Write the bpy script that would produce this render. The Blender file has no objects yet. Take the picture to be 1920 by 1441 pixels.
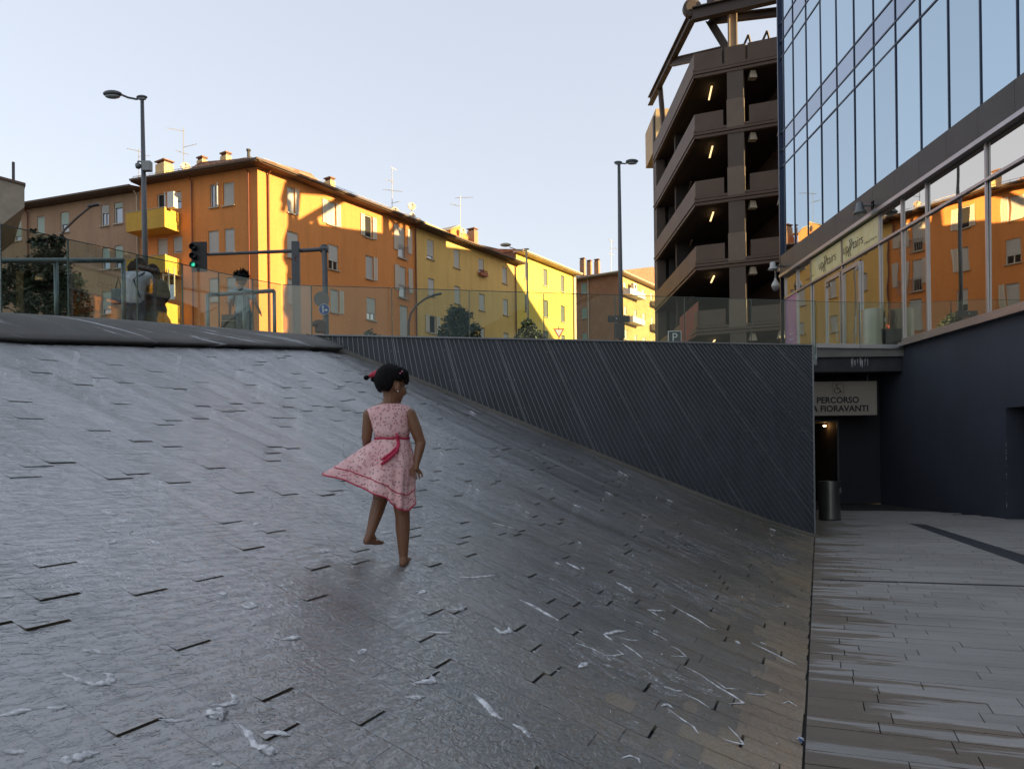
import bpy, bmesh, math, random
import numpy as np
from mathutils import Vector, Matrix

random.seed(7)
SC = bpy.context.scene
COL = SC.collection
R = math.radians

# ------------------------------------------------------------------ camera
FPX, CX, CY, ROLL, EYE = 1442.0, 960.0, 860.0, R(0.7), 1.5
cam_data = bpy.data.cameras.new("camera")
cam = bpy.data.objects.new("camera", cam_data)
COL.objects.link(cam)
cam_data.sensor_width = 36.0
cam_data.lens = 36.0 * FPX / 1920.0
cam_data.shift_y = (CY - 720.5) / 1920.0
cam_data.clip_start = 0.05
cam_data.clip_end = 6000
cam.matrix_world = Matrix.Translation((0, 0, EYE)) @ Matrix.Rotation(R(90), 4, 'X') @ Matrix.Rotation(-ROLL, 4, 'Z')
SC.camera = cam

# ------------------------------------------------------------------ sky, sun, exposure
SUN_DIR = Vector((0.95, -0.30, 0)).normalized()
SUN_EL = R(14.0)
SUN_VEC = Vector((SUN_DIR.x * math.cos(SUN_EL), SUN_DIR.y * math.cos(SUN_EL), math.sin(SUN_EL)))
world = bpy.data.worlds.new("World")
SC.world = world
world.use_nodes = True
wn = world.node_tree.nodes
wl = world.node_tree.links
wn.clear()
w_out = wn.new("ShaderNodeOutputWorld")
w_bg = wn.new("ShaderNodeBackground")
w_sky = wn.new("ShaderNodeTexSky")
w_sky.sky_type = 'NISHITA'
w_sky.sun_disc = False
w_sky.sun_elevation = SUN_EL
w_sky.sun_rotation = math.atan2(SUN_DIR.x, SUN_DIR.y)
w_sky.altitude = 60
w_sky.air_density = 1.0
w_sky.dust_density = 2.0
w_sky.ozone_density = 1.5
w_bg.inputs["Strength"].default_value = 0.15
w_gam = wn.new("ShaderNodeGamma"); w_gam.inputs["Gamma"].default_value = 0.36      # hazy, flatter evening sky, the same all round
w_hsv = wn.new("ShaderNodeHueSaturation"); w_hsv.inputs["Saturation"].default_value = 0.80; w_hsv.inputs["Hue"].default_value = 0.52
wl.new(w_sky.outputs[0], w_gam.inputs["Color"]); wl.new(w_gam.outputs[0], w_hsv.inputs["Color"])
wl.new(w_hsv.outputs[0], w_bg.inputs["Color"])
wl.new(w_bg.outputs[0], w_out.inputs["Surface"])
sun_d = bpy.data.lights.new("sun", 'SUN')
sun_d.energy = 3.6
sun_d.angle = R(0.5)
sun_d.color = (1.0, 0.74, 0.36)
sun = bpy.data.objects.new("sun", sun_d)
COL.objects.link(sun)
sun.rotation_euler = SUN_VEC.to_track_quat('Z', 'Y').to_euler()
SC.view_settings.view_transform = 'Standard'
SC.view_settings.look = 'None'
SC.view_settings.exposure = 2.1
SC.view_settings.gamma = 1.0
SC.view_settings.use_curve_mapping = False
SC.render.engine = 'CYCLES'
SC.cycles.use_denoising = True
SC.cycles.max_bounces = 8
SC.cycles.transparent_max_bounces = 16
SC.cycles.sample_clamp_indirect = 6.0

# ------------------------------------------------------------------ geometry of the place
CR, SR = math.cos(ROLL), math.sin(ROLL)
def ray(px, py):
    a = (px - CX) / FPX; b = (CY - py) / FPX
    return Vector((a * CR + b * SR, 1.0, -a * SR + b * CR))
def at(px, py, Y):
    r = ray(px, py)
    return Vector((r.x * Y, Y, EYE + r.z * Y))
def interp(x, pts):
    xs = [p[0] for p in pts]; ys = [p[1] for p in pts]
    return float(np.interp(x, xs, ys))
def V(*a): return Vector(a)

# foot line of the wet slope: along BD, slope rises along BN
BD = Vector((0.37062, 0.92878, 0)); BN = Vector((-0.92878, 0.37062, 0)); Q0 = 0.09
PX = Vector((5.58, 14.238, 0))            # corner where panel wall, slope and paving meet
PL = Vector((-2.92, 12.40, 0))            # far left end of the panel wall
K_PTS = [(-6, .37), (2, .385), (4.8, .400), (7.4, .424), (9.2, .465), (10.5, .485), (12, .482), (16, .475)]
def sq(p): return p.x * BD.x + p.y * BD.y, p.x * BN.x + p.y * BN.y - Q0
def xy(s, q): return BD * s + BN * (q + Q0)
def zs(s, q):
    if q <= 0: return 0.0
    k = sum(interp(s + o, K_PTS) for o in (-.8, -.4, 0, .4, .8)) / 5
    return k * (q - 0.25 * (1 - math.exp(-q / 0.8)))
def surf(s, q, up=0.0):
    p = xy(s, q); p.z = zs(s, q) + up
    return p
def slope_hit(px, py):
    r = ray(px, py); lo, hi = 0.5, None; Y = 0.6
    while Y < 16:
        p = Vector((r.x * Y, Y, EYE + r.z * Y)); s, q = sq(p)
        if p.z < zs(s, q): hi = Y; break
        lo = Y; Y += 0.05
    if hi is None: return None
    for _ in range(30):
        m = (lo + hi) / 2; p = Vector((r.x * m, m, EYE + r.z * m)); s, q = sq(p)
        if p.z < zs(s, q): hi = m
        else: lo = m
    return sq(Vector((r.x * hi, hi, 0)))
SLOT = []                                  # top edge of the slope, left to right
for px in range(-400, 646, 55):
    Y = interp(px, [(-400, 4.6), (0, 7.0), (343, 9.6), (480, 10.9), (645, 12.2)])
    h_ = slope_hit(px, 644.0 + px * 0.0225) if px >= 0 else None
    SLOT.append(surf(*h_) if h_ and 5 < surf(*h_).y < 12.4 else at(px, 644.0 + px * 0.0225, Y))
SLOT_SQ = sorted([sq(p) for p in SLOT] + [(12.0, 0)][:0])
S_CORNER = sq(PL)[0]
def qmax(s):
    s_r, q_r = SLOT_SQ[-1]
    if s <= s_r: return interp(s, SLOT_SQ)
    # panel wall line
    a = sq(PL); b = sq(PX)
    t = (s - a[0]) / (b[0] - a[0])
    if t < 0:
        u = (s - s_r) / max(1e-6, a[0] - s_r)
        return q_r * (1 - u) + a[1] * u
    return a[1] + (b[1] - a[1]) * min(t, 1.0)
def deck_z(x, y):
    return min(4.40, 3.45 + 0.117 * (y - 12.4) - 0.025 * (x + 2.9))

# ------------------------------------------------------------------ mesh helpers
ORG = {}
def link(o, parent=None):
    COL.objects.link(o)
    if parent is not None: o.parent = parent
    ORG[o.name] = ORG[parent.name] if parent is not None else Vector((0, 0, 0))
def tag(o, label=None, cat=None, group=None, kind=None):
    if label: o["label"] = label
    if cat: o["category"] = cat
    if group: o["group"] = group
    if kind: o["kind"] = kind
    return o
def thing(name, loc, label, cat, group=None):
    o = bpy.data.objects.new(name, None); COL.objects.link(o)
    o.empty_display_size = 0.1
    o.location = loc; ORG[o.name] = Vector(loc)
    return tag(o, label, cat, group)
class MB:
    def __init__(self): self.v = []; self.f = []; self.uv = None; self.sm = False
    def add(self, vs, fs):
        b = len(self.v); self.v += [Vector(p) for p in vs]
        self.f += [tuple(b + i for i in f) for f in fs]
        return self
    def quad(self, a, b, c, d): return self.add([a, b, c, d], [(0, 1, 2, 3)])
    def box(self, c, size, ax=None):
        c = Vector(c); x, y, z = ax if ax else (V(1, 0, 0), V(0, 1, 0), V(0, 0, 1))
        hx, hy, hz = [k / 2 for k in size]; vs = []
        for sz in (-1, 1):
            for sx, sy in ((-1, -1), (1, -1), (1, 1), (-1, 1)):
                vs.append(c + x * (sx * hx) + y * (sy * hy) + z * (sz * hz))
        fs = [(3, 2, 1, 0), (4, 5, 6, 7), (0, 1, 5, 4), (1, 2, 6, 5), (2, 3, 7, 6), (3, 0, 4, 7)]
        if x.cross(y).dot(z) < 0: fs = [tuple(reversed(f)) for f in fs]
        return self.add(vs, fs)
    def bar(self, a, b, w, h=None, up=V(0, 0, 1)):
        a = Vector(a); b = Vector(b); d = (b - a); L = d.length
        if L < 1e-6: return self
        d.normalize()
        if abs(d.dot(up)) > 0.95: up = V(1, 0, 0) if abs(d.x) < 0.9 else V(0, 1, 0)
        x = d.cross(up).normalized(); z = x.cross(d).normalized()
        return self.box((a + b) / 2, (w, L, h if h else w), (x, d, z))
    def tube(self, pts, rad, n=10, cap=True):
        pts = [Vector(p) for p in pts]; m = len(pts)
        rad = rad if isinstance(rad, (list, tuple)) else [rad] * m
        b = len(self.v); up = None
        for i, p in enumerate(pts):
            d = (pts[min(i + 1, m - 1)] - pts[max(i - 1, 0)]).normalized()
            if up is None: up = V(0, 0, 1) if abs(d.z) < 0.9 else V(1, 0, 0)
            x = d.cross(up).normalized(); up = x.cross(d).normalized()
            for k in range(n):
                a = 2 * math.pi * k / n
                self.v.append(p + (x * math.cos(a) + up * math.sin(a)) * rad[i])
        for i in range(m - 1):
            for k in range(n):
                k2 = (k + 1) % n
                self.f.append((b + i * n + k2, b + i * n + k, b + (i + 1) * n + k, b + (i + 1) * n + k2))
        if cap:
            self.f.append(tuple(b + k for k in range(n)))
            self.f.append(tuple(b + (m - 1) * n + k for k in reversed(range(n))))
        return self
    def lathe(self, o, prof, n=20, axis=None):
        o = Vector(o); ax = axis if axis else (V(1, 0, 0), V(0, 1, 0), V(0, 0, 1)); b = len(self.v)
        for r, z in prof:
            for k in range(n):
                a = 2 * math.pi * k / n
                self.v.append(o + ax[0] * (r * math.cos(a)) + ax[1] * (r * math.sin(a)) + ax[2] * z)
        for i in range(len(prof) - 1):
            for k in range(n):
                k2 = (k + 1) % n
                self.f.append((b + i * n + k, b + i * n + k2, b + (i + 1) * n + k2, b + (i + 1) * n + k))
        if prof[0][0] > 1e-5: self.f.append(tuple(b + k for k in reversed(range(n))))
        if prof[-1][0] > 1e-5: self.f.append(tuple(b + (len(prof) - 1) * n + k for k in range(n)))
        return self
    def prism(self, poly, ext):
        n = len(poly); poly = [Vector(p) for p in poly]; ext = Vector(ext)
        return self.add(poly + [p + ext for p in poly],
                        [tuple(reversed(range(n))), tuple(range(n, 2 * n))] +
                        [(i, (i + 1) % n, n + (i + 1) % n, n + i) for i in range(n)])
    def ellipsoid(self, c, r, ax=None, n=14, m=9):
        c = Vector(c); ax = ax if ax else (V(1, 0, 0), V(0, 1, 0), V(0, 0, 1)); b = len(self.v)
        for i in range(m + 1):
            th = math.pi * i / m
            for k in range(n):
                a = 2 * math.pi * k / n
                self.v.append(c + ax[0] * (r[0] * math.sin(th) * math.cos(a)) + ax[1] * (r[1] * math.sin(th) * math.sin(a)) + ax[2] * (r[2] * math.cos(th)))
        for i in range(m):
            for k in range(n):
                k2 = (k + 1) % n
                self.f.append((b + i * n + k, b + (i + 1) * n + k, b + (i + 1) * n + k2, b + i * n + k2))
        return self
    def grid(self, rows):
        b = len(self.v); n = len(rows[0])
        for r in rows: self.v += [Vector(p) for p in r]
        for i in range(len(rows) - 1):
            for j in range(n - 1):
                self.f.append((b + i * n + j, b + i * n + j + 1, b + (i + 1) * n + j + 1, b + (i + 1) * n + j))
        return self
    def mesh(self, name, off):
        me = bpy.data.meshes.new(name)
        me.from_pydata([(p - off)[:] for p in self.v], [], self.f)
        if self.sm: me.polygons.foreach_set("use_smooth", [True] * len(me.polygons))
        me.update()
        return me
    def build(self, name, m, parent=None, smooth=False, bevel=0.0):
        self.sm = smooth
        off = ORG[parent.name] if parent is not None else V(0, 0, 0)
        o = bpy.data.objects.new(name, self.mesh(name, off))
        o.data.materials.append(m)
        link(o, parent)
        if bevel:
            md = o.modifiers.new("bevel", 'BEVEL'); md.width = bevel; md.segments = 2; md.limit_method = 'ANGLE'
        return o

# ------------------------------------------------------------------ materials
def nodes_of(name):
    m = bpy.data.materials.new(name); m.use_nodes = True
    nt = m.node_tree; bs = nt.nodes["Principled BSDF"]
    return m, nt, bs
def N(nt, kind, **kw):
    n = nt.nodes.new(kind)
    for k, v in kw.items():
        if k in n.inputs: n.inputs[k].default_value = v
        else: setattr(n, k, v)
    return n
def coords(nt, scale=(1, 1, 1), rot=(0, 0, 0), src="Object"):
    tc = N(nt, "ShaderNodeTexCoord"); mp = N(nt, "ShaderNodeMapping"); mp.inputs["Rotation"].default_value = rot     # turn first, then stretch
    nt.links.new(tc.outputs[src], mp.inputs["Vector"])
    if scale == (1, 1, 1): return mp.outputs["Vector"]
    m2 = N(nt, "ShaderNodeMapping"); m2.inputs["Scale"].default_value = scale
    nt.links.new(mp.outputs["Vector"], m2.inputs["Vector"])
    return m2.outputs["Vector"]
def noise(nt, vec, scale, detail=4, rough=0.55, dist=0.0):
    n = N(nt, "ShaderNodeTexNoise"); n.inputs["Scale"].default_value = scale
    n.inputs["Detail"].default_value = detail; n.inputs["Roughness"].default_value = rough; n.inputs["Distortion"].default_value = dist
    nt.links.new(vec, n.inputs["Vector"])
    return n.outputs["Fac"]
def ramp(nt, fac, stops):
    r = N(nt, "ShaderNodeValToRGB"); e = r.color_ramp.elements
    while len(e) < len(stops): e.new(0.5)
    for el, (p, c) in zip(e, stops):
        el.position = p; el.color = (c if len(c) == 4 else (*c, 1)) if isinstance(c, (tuple, list)) else (c, c, c, 1)
    nt.links.new(fac, r.inputs["Fac"])
    return r.outputs["Color"]
def mix(nt, fac, a, b, blend='MIX'):
    n = N(nt, "ShaderNodeMix"); n.data_type = 'RGBA'; n.blend_type = blend
    for key, val in ((0, fac), (6, a), (7, b)):
        if isinstance(val, (int, float)): n.inputs[key].default_value = val
        elif isinstance(val, (tuple, list)): n.inputs[key].default_value = val if len(val) == 4 else (*val, 1)
        else: nt.links.new(val, n.inputs[key])
    return n.outputs[2]
def math_(nt, op, a, b=0.0, c=None):
    n = N(nt, "ShaderNodeMath"); n.operation = op
    for i, val in enumerate((a, b) if c is None else (a, b, c)):
        if isinstance(val, (int, float)): n.inputs[i].default_value = val
        else: nt.links.new(val, n.inputs[i])
    return n.outputs[0]
def bump(nt, h, strength=0.3, dist=0.02, normal=None):
    b = N(nt, "ShaderNodeBump"); b.inputs["Strength"].default_value = strength; b.inputs["Distance"].default_value = dist
    nt.links.new(h, b.inputs["Height"])
    if normal is not None: nt.links.new(normal, b.inputs["Normal"])
    return b.outputs["Normal"]
MATS = {}
def M(name, col=(.5, .5, .5), rough=.6, metal=0.0, var=0.12, vs=1.5, fine=0.05, bmp=0.0, bs=40.0, spec=None, objvar=0.0):
    if name in MATS: return MATS[name]
    m, nt, b = nodes_of(name)
    vec = coords(nt)
    c1 = tuple(max(0, x * (1 - var)) for x in col); c2 = tuple(min(1, x * (1 + var)) for x in col)
    f = noise(nt, vec, vs, 6, .6)
    c = ramp(nt, f, [(.3, c1), (.7, c2)])
    if fine:
        g = noise(nt, vec, vs * 18, 3, .6)
        c = mix(nt, 1.0, c, ramp(nt, g, [(.25, 1 - fine * 2), (.75, 1.0)]), 'MULTIPLY')
    if objvar:
        oi = N(nt, "ShaderNodeObjectInfo")
        c = mix(nt, 1.0, c, ramp(nt, oi.outputs["Random"], [(0, 1 - objvar), (1, 1 + 0 * objvar)]), 'MULTIPLY')
    nt.links.new(c, b.inputs["Base Color"])
    b.inputs["Roughness"].default_value = rough; b.inputs["Metallic"].default_value = metal
    if spec is not None: b.inputs["Specular IOR Level"].default_value = spec
    if bmp:
        nt.links.new(bump(nt, noise(nt, vec, bs, 5, .6), bmp, 0.01), b.inputs["Normal"])
    MATS[name] = m
    return m
def M_plaster(name, col, dirt=0.25):
    m, nt, b = nodes_of(name)
    vec = coords(nt); st = coords(nt, (1.2, 1.2, 0.12))
    big = noise(nt, vec, .25, 5, .6); streak = noise(nt, st, 1.6, 5, .65); fine = noise(nt, vec, 7, 4, .6)
    c = ramp(nt, big, [(.3, tuple(x * .86 for x in col)), (.7, col)])
    c = mix(nt, 1.0, c, ramp(nt, streak, [(.28, 1 - dirt), (.55, 1.0)]), 'MULTIPLY')
    c = mix(nt, 1.0, c, ramp(nt, fine, [(.3, .9), (.6, 1.0)]), 'MULTIPLY')
    nt.links.new(c, b.inputs["Base Color"]); b.inputs["Roughness"].default_value = .85
    nt.links.new(bump(nt, fine, .15, .02), b.inputs["Normal"])
    MATS[name] = m; return m
def M_glass_mirror(name, col, rough=.015, wav=0.02, wscale=.5):
    m, nt, b = nodes_of(name)
    vec = coords(nt)
    oi = N(nt, "ShaderNodeObjectInfo")
    f = noise(nt, vec, wscale, 2, .5)
    nt.links.new(mix(nt, 1.0, (*col, 1), ramp(nt, oi.outputs["Random"], [(0, .86), (1, 1.0)]), 'MULTIPLY'), b.inputs["Base Color"])
    b.inputs["Metallic"].default_value = 1.0; b.inputs["Roughness"].default_value = rough
    nt.links.new(bump(nt, f, wav, .25), b.inputs["Normal"])
    MATS[name] = m; return m
def M_glass_clear(name, tint, ior=1.5, boost=0.02):
    m = bpy.data.materials.new(name); m.use_nodes = True; nt = m.node_tree; nt.nodes.clear()
    out = N(nt, "ShaderNodeOutputMaterial"); tr = N(nt, "ShaderNodeBsdfTransparent"); gl = N(nt, "ShaderNodeBsdfGlossy"); mx = N(nt, "ShaderNodeMixShader")
    tr.inputs["Color"].default_value = (*tint, 1); gl.inputs["Roughness"].default_value = .01; gl.inputs["Color"].default_value = (.95, 1, .98, 1)
    fr = N(nt, "ShaderNodeFresnel"); fr.inputs["IOR"].default_value = ior
    fac = math_(nt, 'MINIMUM', math_(nt, 'ADD', fr.outputs[0], boost), .10)
    nt.links.new(fac, mx.inputs[0]); nt.links.new(tr.outputs[0], mx.inputs[1]); nt.links.new(gl.outputs[0], mx.inputs[2]); nt.links.new(mx.outputs[0], out.inputs[0])
    MATS[name] = m; return m
def M_emit(name, col, strength):
    m, nt, b = nodes_of(name)
    b.inputs["Base Color"].default_value = (*col, 1); b.inputs["Emission Color"].default_value = (*col, 1); b.inputs["Emission Strength"].default_value = strength
    MATS[name] = m; return m

ANG = math.atan2(BD.y, BD.x)               # rotates world axes onto the slope's own axes

def water_height(nt, vec):
    a = noise(nt, vec, 16, 3, .55, .6)
    return a
def wet_rot(scale): return scale, (0, 0, -ANG)

def mat_plank_wet():
    m, nt, b = nodes_of("wet_stone")
    vec = coords(nt, (1, 1, 1), (0, 0, -ANG))
    oi = N(nt, "ShaderNodeObjectInfo")
    n1 = noise(nt, vec, .9, 5, .6); n2 = noise(nt, vec, 60, 4, .7); st = noise(nt, coords(nt, (3, .35, 1), (0, 0, -ANG)), 1.6, 4, .6)
    c = ramp(nt, n1, [(.32, (.25, .225, .185)), (.52, (.35, .295, .22)), (.70, (.40, .31, .19))])
    c = mix(nt, 1.0, c, ramp(nt, n2, [(.2, .62), (.7, 1.0)]), 'MULTIPLY')
    c = mix(nt, 1.0, c, ramp(nt, st, [(.3, .8), (.6, 1.0)]), 'MULTIPLY')
    c = mix(nt, 1.0, c, ramp(nt, oi.outputs["Random"], [(0, .86), (1, 1.0)]), 'MULTIPLY')
    nt.links.new(c, b.inputs["Base Color"])
    b.inputs["Roughness"].default_value = .20
    b.inputs["IOR"].default_value = 1.45
    rip = noise(nt, coords(nt, (.62, 1.35, 1), (0, 0, -ANG)), 15, 4, .62, .9)
    nt.links.new(bump(nt, rip, 1.0, .006), b.inputs["Normal"])
    MATS["wet_stone"] = m; return m

def mat_water():
    m = bpy.data.materials.new("water_film"); m.use_nodes = True; nt = m.node_tree; nt.nodes.clear()
    out = N(nt, "ShaderNodeOutputMaterial"); tr = N(nt, "ShaderNodeBsdfTransparent"); gl = N(nt, "ShaderNodeBsdfGlossy"); mx = N(nt, "ShaderNodeMixShader")
    tr.inputs["Color"].default_value = (.90, .92, .92, 1); gl.inputs["Roughness"].default_value = .06
    # uv = metres along the foot line and up the slope; wavelets lie across the flow
    v1 = coords(nt, (.55, 1.45, 1), (0, 0, .10), "UV"); v2 = coords(nt, (.8, 1.2, 1), (0, 0, -.25), "UV"); v3 = coords(nt, (.30, .75, 1), (0, 0, .2), "UV")
    h1 = noise(nt, v1, 17, 3, .58, 1.3); h2 = noise(nt, v2, 42, 2, .55, .8);
    h1 = math_(nt, 'SUBTRACT', 1.0, math_(nt, 'ABSOLUTE', math_(nt, 'MULTIPLY_ADD', h1, 4.0, -2.0)))      # sharp little crests
    h3 = noise(nt, v3, 3.2, 3, .5, .8)
    h = math_(nt, 'ADD', math_(nt, 'MULTIPLY', h1, .55), math_(nt, 'ADD', math_(nt, 'MULTIPLY', h2, .55), math_(nt, 'MULTIPLY', h3, .9)))
    nrm = bump(nt, h, 1.0, .0064)
    nt.links.new(nrm, gl.inputs["Normal"])
    fr = N(nt, "ShaderNodeFresnel"); fr.inputs["IOR"].default_value = 6.5
    nt.links.new(nrm, fr.inputs["Normal"])
    nt.links.new(gl.outputs[0], mx.inputs[2])
    # milky bubble streaks along the flow, whitened uphill to paint in sky sheen
    df = N(nt, "ShaderNodeBsdfDiffuse"); df.inputs["Color"].default_value = (.78, .79, .82, 1); nt.links.new(nrm, df.inputs["Normal"])
    sepu = N(nt, "ShaderNodeSeparateXYZ"); tcu = N(nt, "ShaderNodeTexCoord"); nt.links.new(tcu.outputs["UV"], sepu.inputs[0])
    st = noise(nt, coords(nt, (1.6, .22, 1), (0, 0, 0), "UV"), 2.2, 5, .65, .4)
    hgt = N(nt, "ShaderNodeMapRange"); nt.links.new(sepu.outputs["Y"], hgt.inputs["Value"]); hgt.inputs["From Min"].default_value = .8; hgt.inputs["From Max"].default_value = 5.0; hgt.inputs["To Min"].default_value = .10; hgt.inputs["To Max"].default_value = 1.0
    refl_fade = N(nt, "ShaderNodeMapRange"); nt.links.new(sepu.outputs["Y"], refl_fade.inputs["Value"]); refl_fade.inputs["From Min"].default_value = .2; refl_fade.inputs["From Max"].default_value = 3.8; refl_fade.inputs["To Min"].default_value = .30; refl_fade.inputs["To Max"].default_value = 1.0   # sky reflection dimmed by position towards the foot, so brown stone shows
    nt.links.new(math_(nt, 'MULTIPLY', fr.outputs[0], refl_fade.outputs[0]), mx.inputs[0])
    milk_sheen = math_(nt, 'MULTIPLY', ramp(nt, st, [(.3, .08), (.72, .60)]), hgt.outputs[0])
    rg = noise(nt, coords(nt, (1.5, .42, 1), (0, 0, .25), "UV"), 3.4, 4, .6, 1.6)
    rg = math_(nt, 'ABSOLUTE', math_(nt, 'SUBTRACT', rg, .5))
    pt = noise(nt, coords(nt, (.7, .5, 1), (0, 0, 0), "UV"), 1.1, 3, .6)
    br = noise(nt, coords(nt, (1, 1, 1), (0, 0, 0), "UV"), 60, 3, .7)
    foam = math_(nt, 'MULTIPLY', math_(nt, 'MULTIPLY', ramp(nt, rg, [(.0, 1.0), (.035, 0.0)]), ramp(nt, pt, [(.46, 0.0), (.60, 1.0)])), ramp(nt, br, [(.42, 0.0), (.6, .85)]))
    milk_sheen = math_(nt, 'MAXIMUM', milk_sheen, foam)
    mm = N(nt, "ShaderNodeMixShader"); nt.links.new(milk_sheen, mm.inputs[0]); nt.links.new(tr.outputs[0], mm.inputs[1]); nt.links.new(df.outputs[0], mm.inputs[2])
    nt.links.new(mm.outputs[0], mx.inputs[1]); nt.links.new(mx.outputs[0], out.inputs[0])
    MATS["water_film"] = m; return m

def mat_paving():
    m, nt, b = nodes_of("paving_stone")
    vec = coords(nt, (1, 1, 1), (0, 0, -ANG))
    sep = N(nt, "ShaderNodeSeparateXYZ"); nt.links.new(vec, sep.inputs[0])     # x along foot line, y across it (negative to the right)
    oi = N(nt, "ShaderNodeObjectInfo")
    n1 = noise(nt, vec, .6, 5, .6); n2 = noise(nt, vec, 70, 4, .7); grain = noise(nt, coords(nt, (6, .5, 1), (0, 0, -ANG)), 3.0, 4, .6)
    dry = ramp(nt, n1, [(.3, (.32, .305, .283)), (.7, (.41, .392, .366))])
    dry = mix(nt, 1.0, dry, ramp(nt, grain, [(.3, .82), (.65, 1.0)]), 'MULTIPLY')
    dry = mix(nt, 1.0, dry, ramp(nt, n2, [(.2, .75), (.7, 1.0)]), 'MULTIPLY')
    dry = mix(nt, 1.0, dry, ramp(nt, oi.outputs["Random"], [(0, .84), (1, 1.0)]), 'MULTIPLY')
    wetc = mix(nt, 1.0, dry, (.55, .47, .38), 'MULTIPLY')
    # wet tongues run out along the planks from the foot line
    tong = noise(nt, coords(nt, (2.6, .20, 1), (0, 0, -ANG)), 1.9, 5, .62, .3); patch = noise(nt, coords(nt, (.8, .45, 1), (0, 0, -ANG)), .9, 5, .62)
    dist = math_(nt, 'MULTIPLY', sep.outputs["Y"], 0.26)                   # falls away from the foot line
    w = math_(nt, 'ADD', math_(nt, 'ADD', math_(nt, 'MULTIPLY_ADD', tong, 1.25, -.125), math_(nt, 'MULTIPLY', patch, .9)), dist)
    wet = ramp(nt, w, [(.865, 0.0), (.885, 1.0)])
    nt.links.new(mix(nt, wet, dry, wetc), b.inputs["Base Color"])
    nt.links.new(ramp(nt, wet, [(0, .8), (1, .42)]), b.inputs["Roughness"])
    nt.links.new(bump(nt, math_(nt, 'ADD', n2, math_(nt, 'MULTIPLY', grain, 2)), .35, .01), b.inputs["Normal"])
    MATS["paving_stone"] = m; return m
# ================================================================== SETTING: wet slope and paving
m_wet = mat_plank_wet(); m_water = mat_water(); m_pave = mat_paving()
m_mortar = M("dark_mortar", (.030, .028, .025), .8)
m_conc = M("concrete_coping", (.26, .25, .235), .75, var=.2, vs=.8, fine=.12, bmp=.25, bs=30)

S0, S1 = 0.4, sq(PX)[0]
mb = MB(); rows = []
ns = 120
for i in range(ns + 1):
    s = S0 - 3 + (S1 - S0 + 3) * i / ns
    qm = qmax(s)
    rows.append([surf(s, max(0, qm) * j / 40, -0.045) for j in range(41)])
mb.grid(rows)
slope = tag(mb.build("slope", m_mortar, smooth=True), "wet stone clad slope with water running down it", None, kind="structure")

random.seed(11)
W = 0.178
planks = []
i = 0; s = S0 - 1.5
while s < S1 - 0.02:
    qm = min(qmax(s + W / 2), max(qmax(s), 0))
    q = 0.0; q -= random.uniform(0, .5); first = True
    while q < qm - 0.03:
        L = random.choice((.45, .6, .75, .9, 1.05)) * random.uniform(.9, 1.1)
        a, b = max(q, 0), min(q + L, qm)
        if b - a > 0.06: planks.append((s, a, b))
        q += L
    s += W
def plank_mesh(mb, s, a, b, lift):
    g = 0.0035; n = 3
    rt = []; 
    s_a, s_b = s + g, s + W - g
    qs = [a + g, a + min(.05, (b - a) * .3), (a + b) / 2, b - g]
    top = [[surf(ss, qq, lift * (1, .12, 0, 0)[k]) for ss in (s_a, s_b)] for k, qq in enumerate(qs)]
    bot = [[p - V(0, 0, .035) for p in r] for r in top]
    bot[0] = [p + BN * .022 for p in bot[0]]
    base = len(mb.v)
    for r in top: mb.v += r
    for r in bot: mb.v += r
    nb = base + 2 * (n + 1)
    for k in range(n):
        t = base + 2 * k
        mb.f.append((t, t + 2, t + 3, t + 1))
        u = nb + 2 * k
        mb.f.append((t, u, u + 2, t + 2)); mb.f.append((t + 1, t + 3, u + 3, u + 1))
    mb.f.append((base, base + 1, nb + 1, nb)); e = base + 2 * n; f = nb + 2 * n
    mb.f.append((e, f, f + 1, e + 1))
eye = V(0, 0, EYE)
def in_view(p, m=60):
    if p.y < .3: return False
    a = p.x / p.y; b = (p.z - EYE) / p.y
    ia = a * CR - b * SR; ib = a * SR + b * CR
    x = CX + ia * FPX; y = CY - ib * FPX
    return -m < x < 1920 + m and -m < y < 1441 + m
def plank_score(pl):
    s, a, b = pl
    p = surf(s + W / 2, (a + b) / 2)
    return -(p - eye).length if in_view(p) else -999
planks.sort(key=plank_score, reverse=True)
rest = MB(); cells = []
for k, (s, a, b) in enumerate(planks):
    r = random.random()
    lift = 0.0
    if r < .56 and b - a > .2: lift = random.uniform(.003, .0065); a += random.uniform(.005, .009)        # open joint at the lower end
    cells.append((s, a, b, lift))
    if k < 300:
        one = MB(); plank_mesh(one, s, a, b, lift); one.build("plank", m_wet, slope)
    else:
        plank_mesh(rest, s, a, b, lift)
rest.v = rest.v
tag(rest.build("plank_field", m_wet, slope), kind="stuff")

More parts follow.
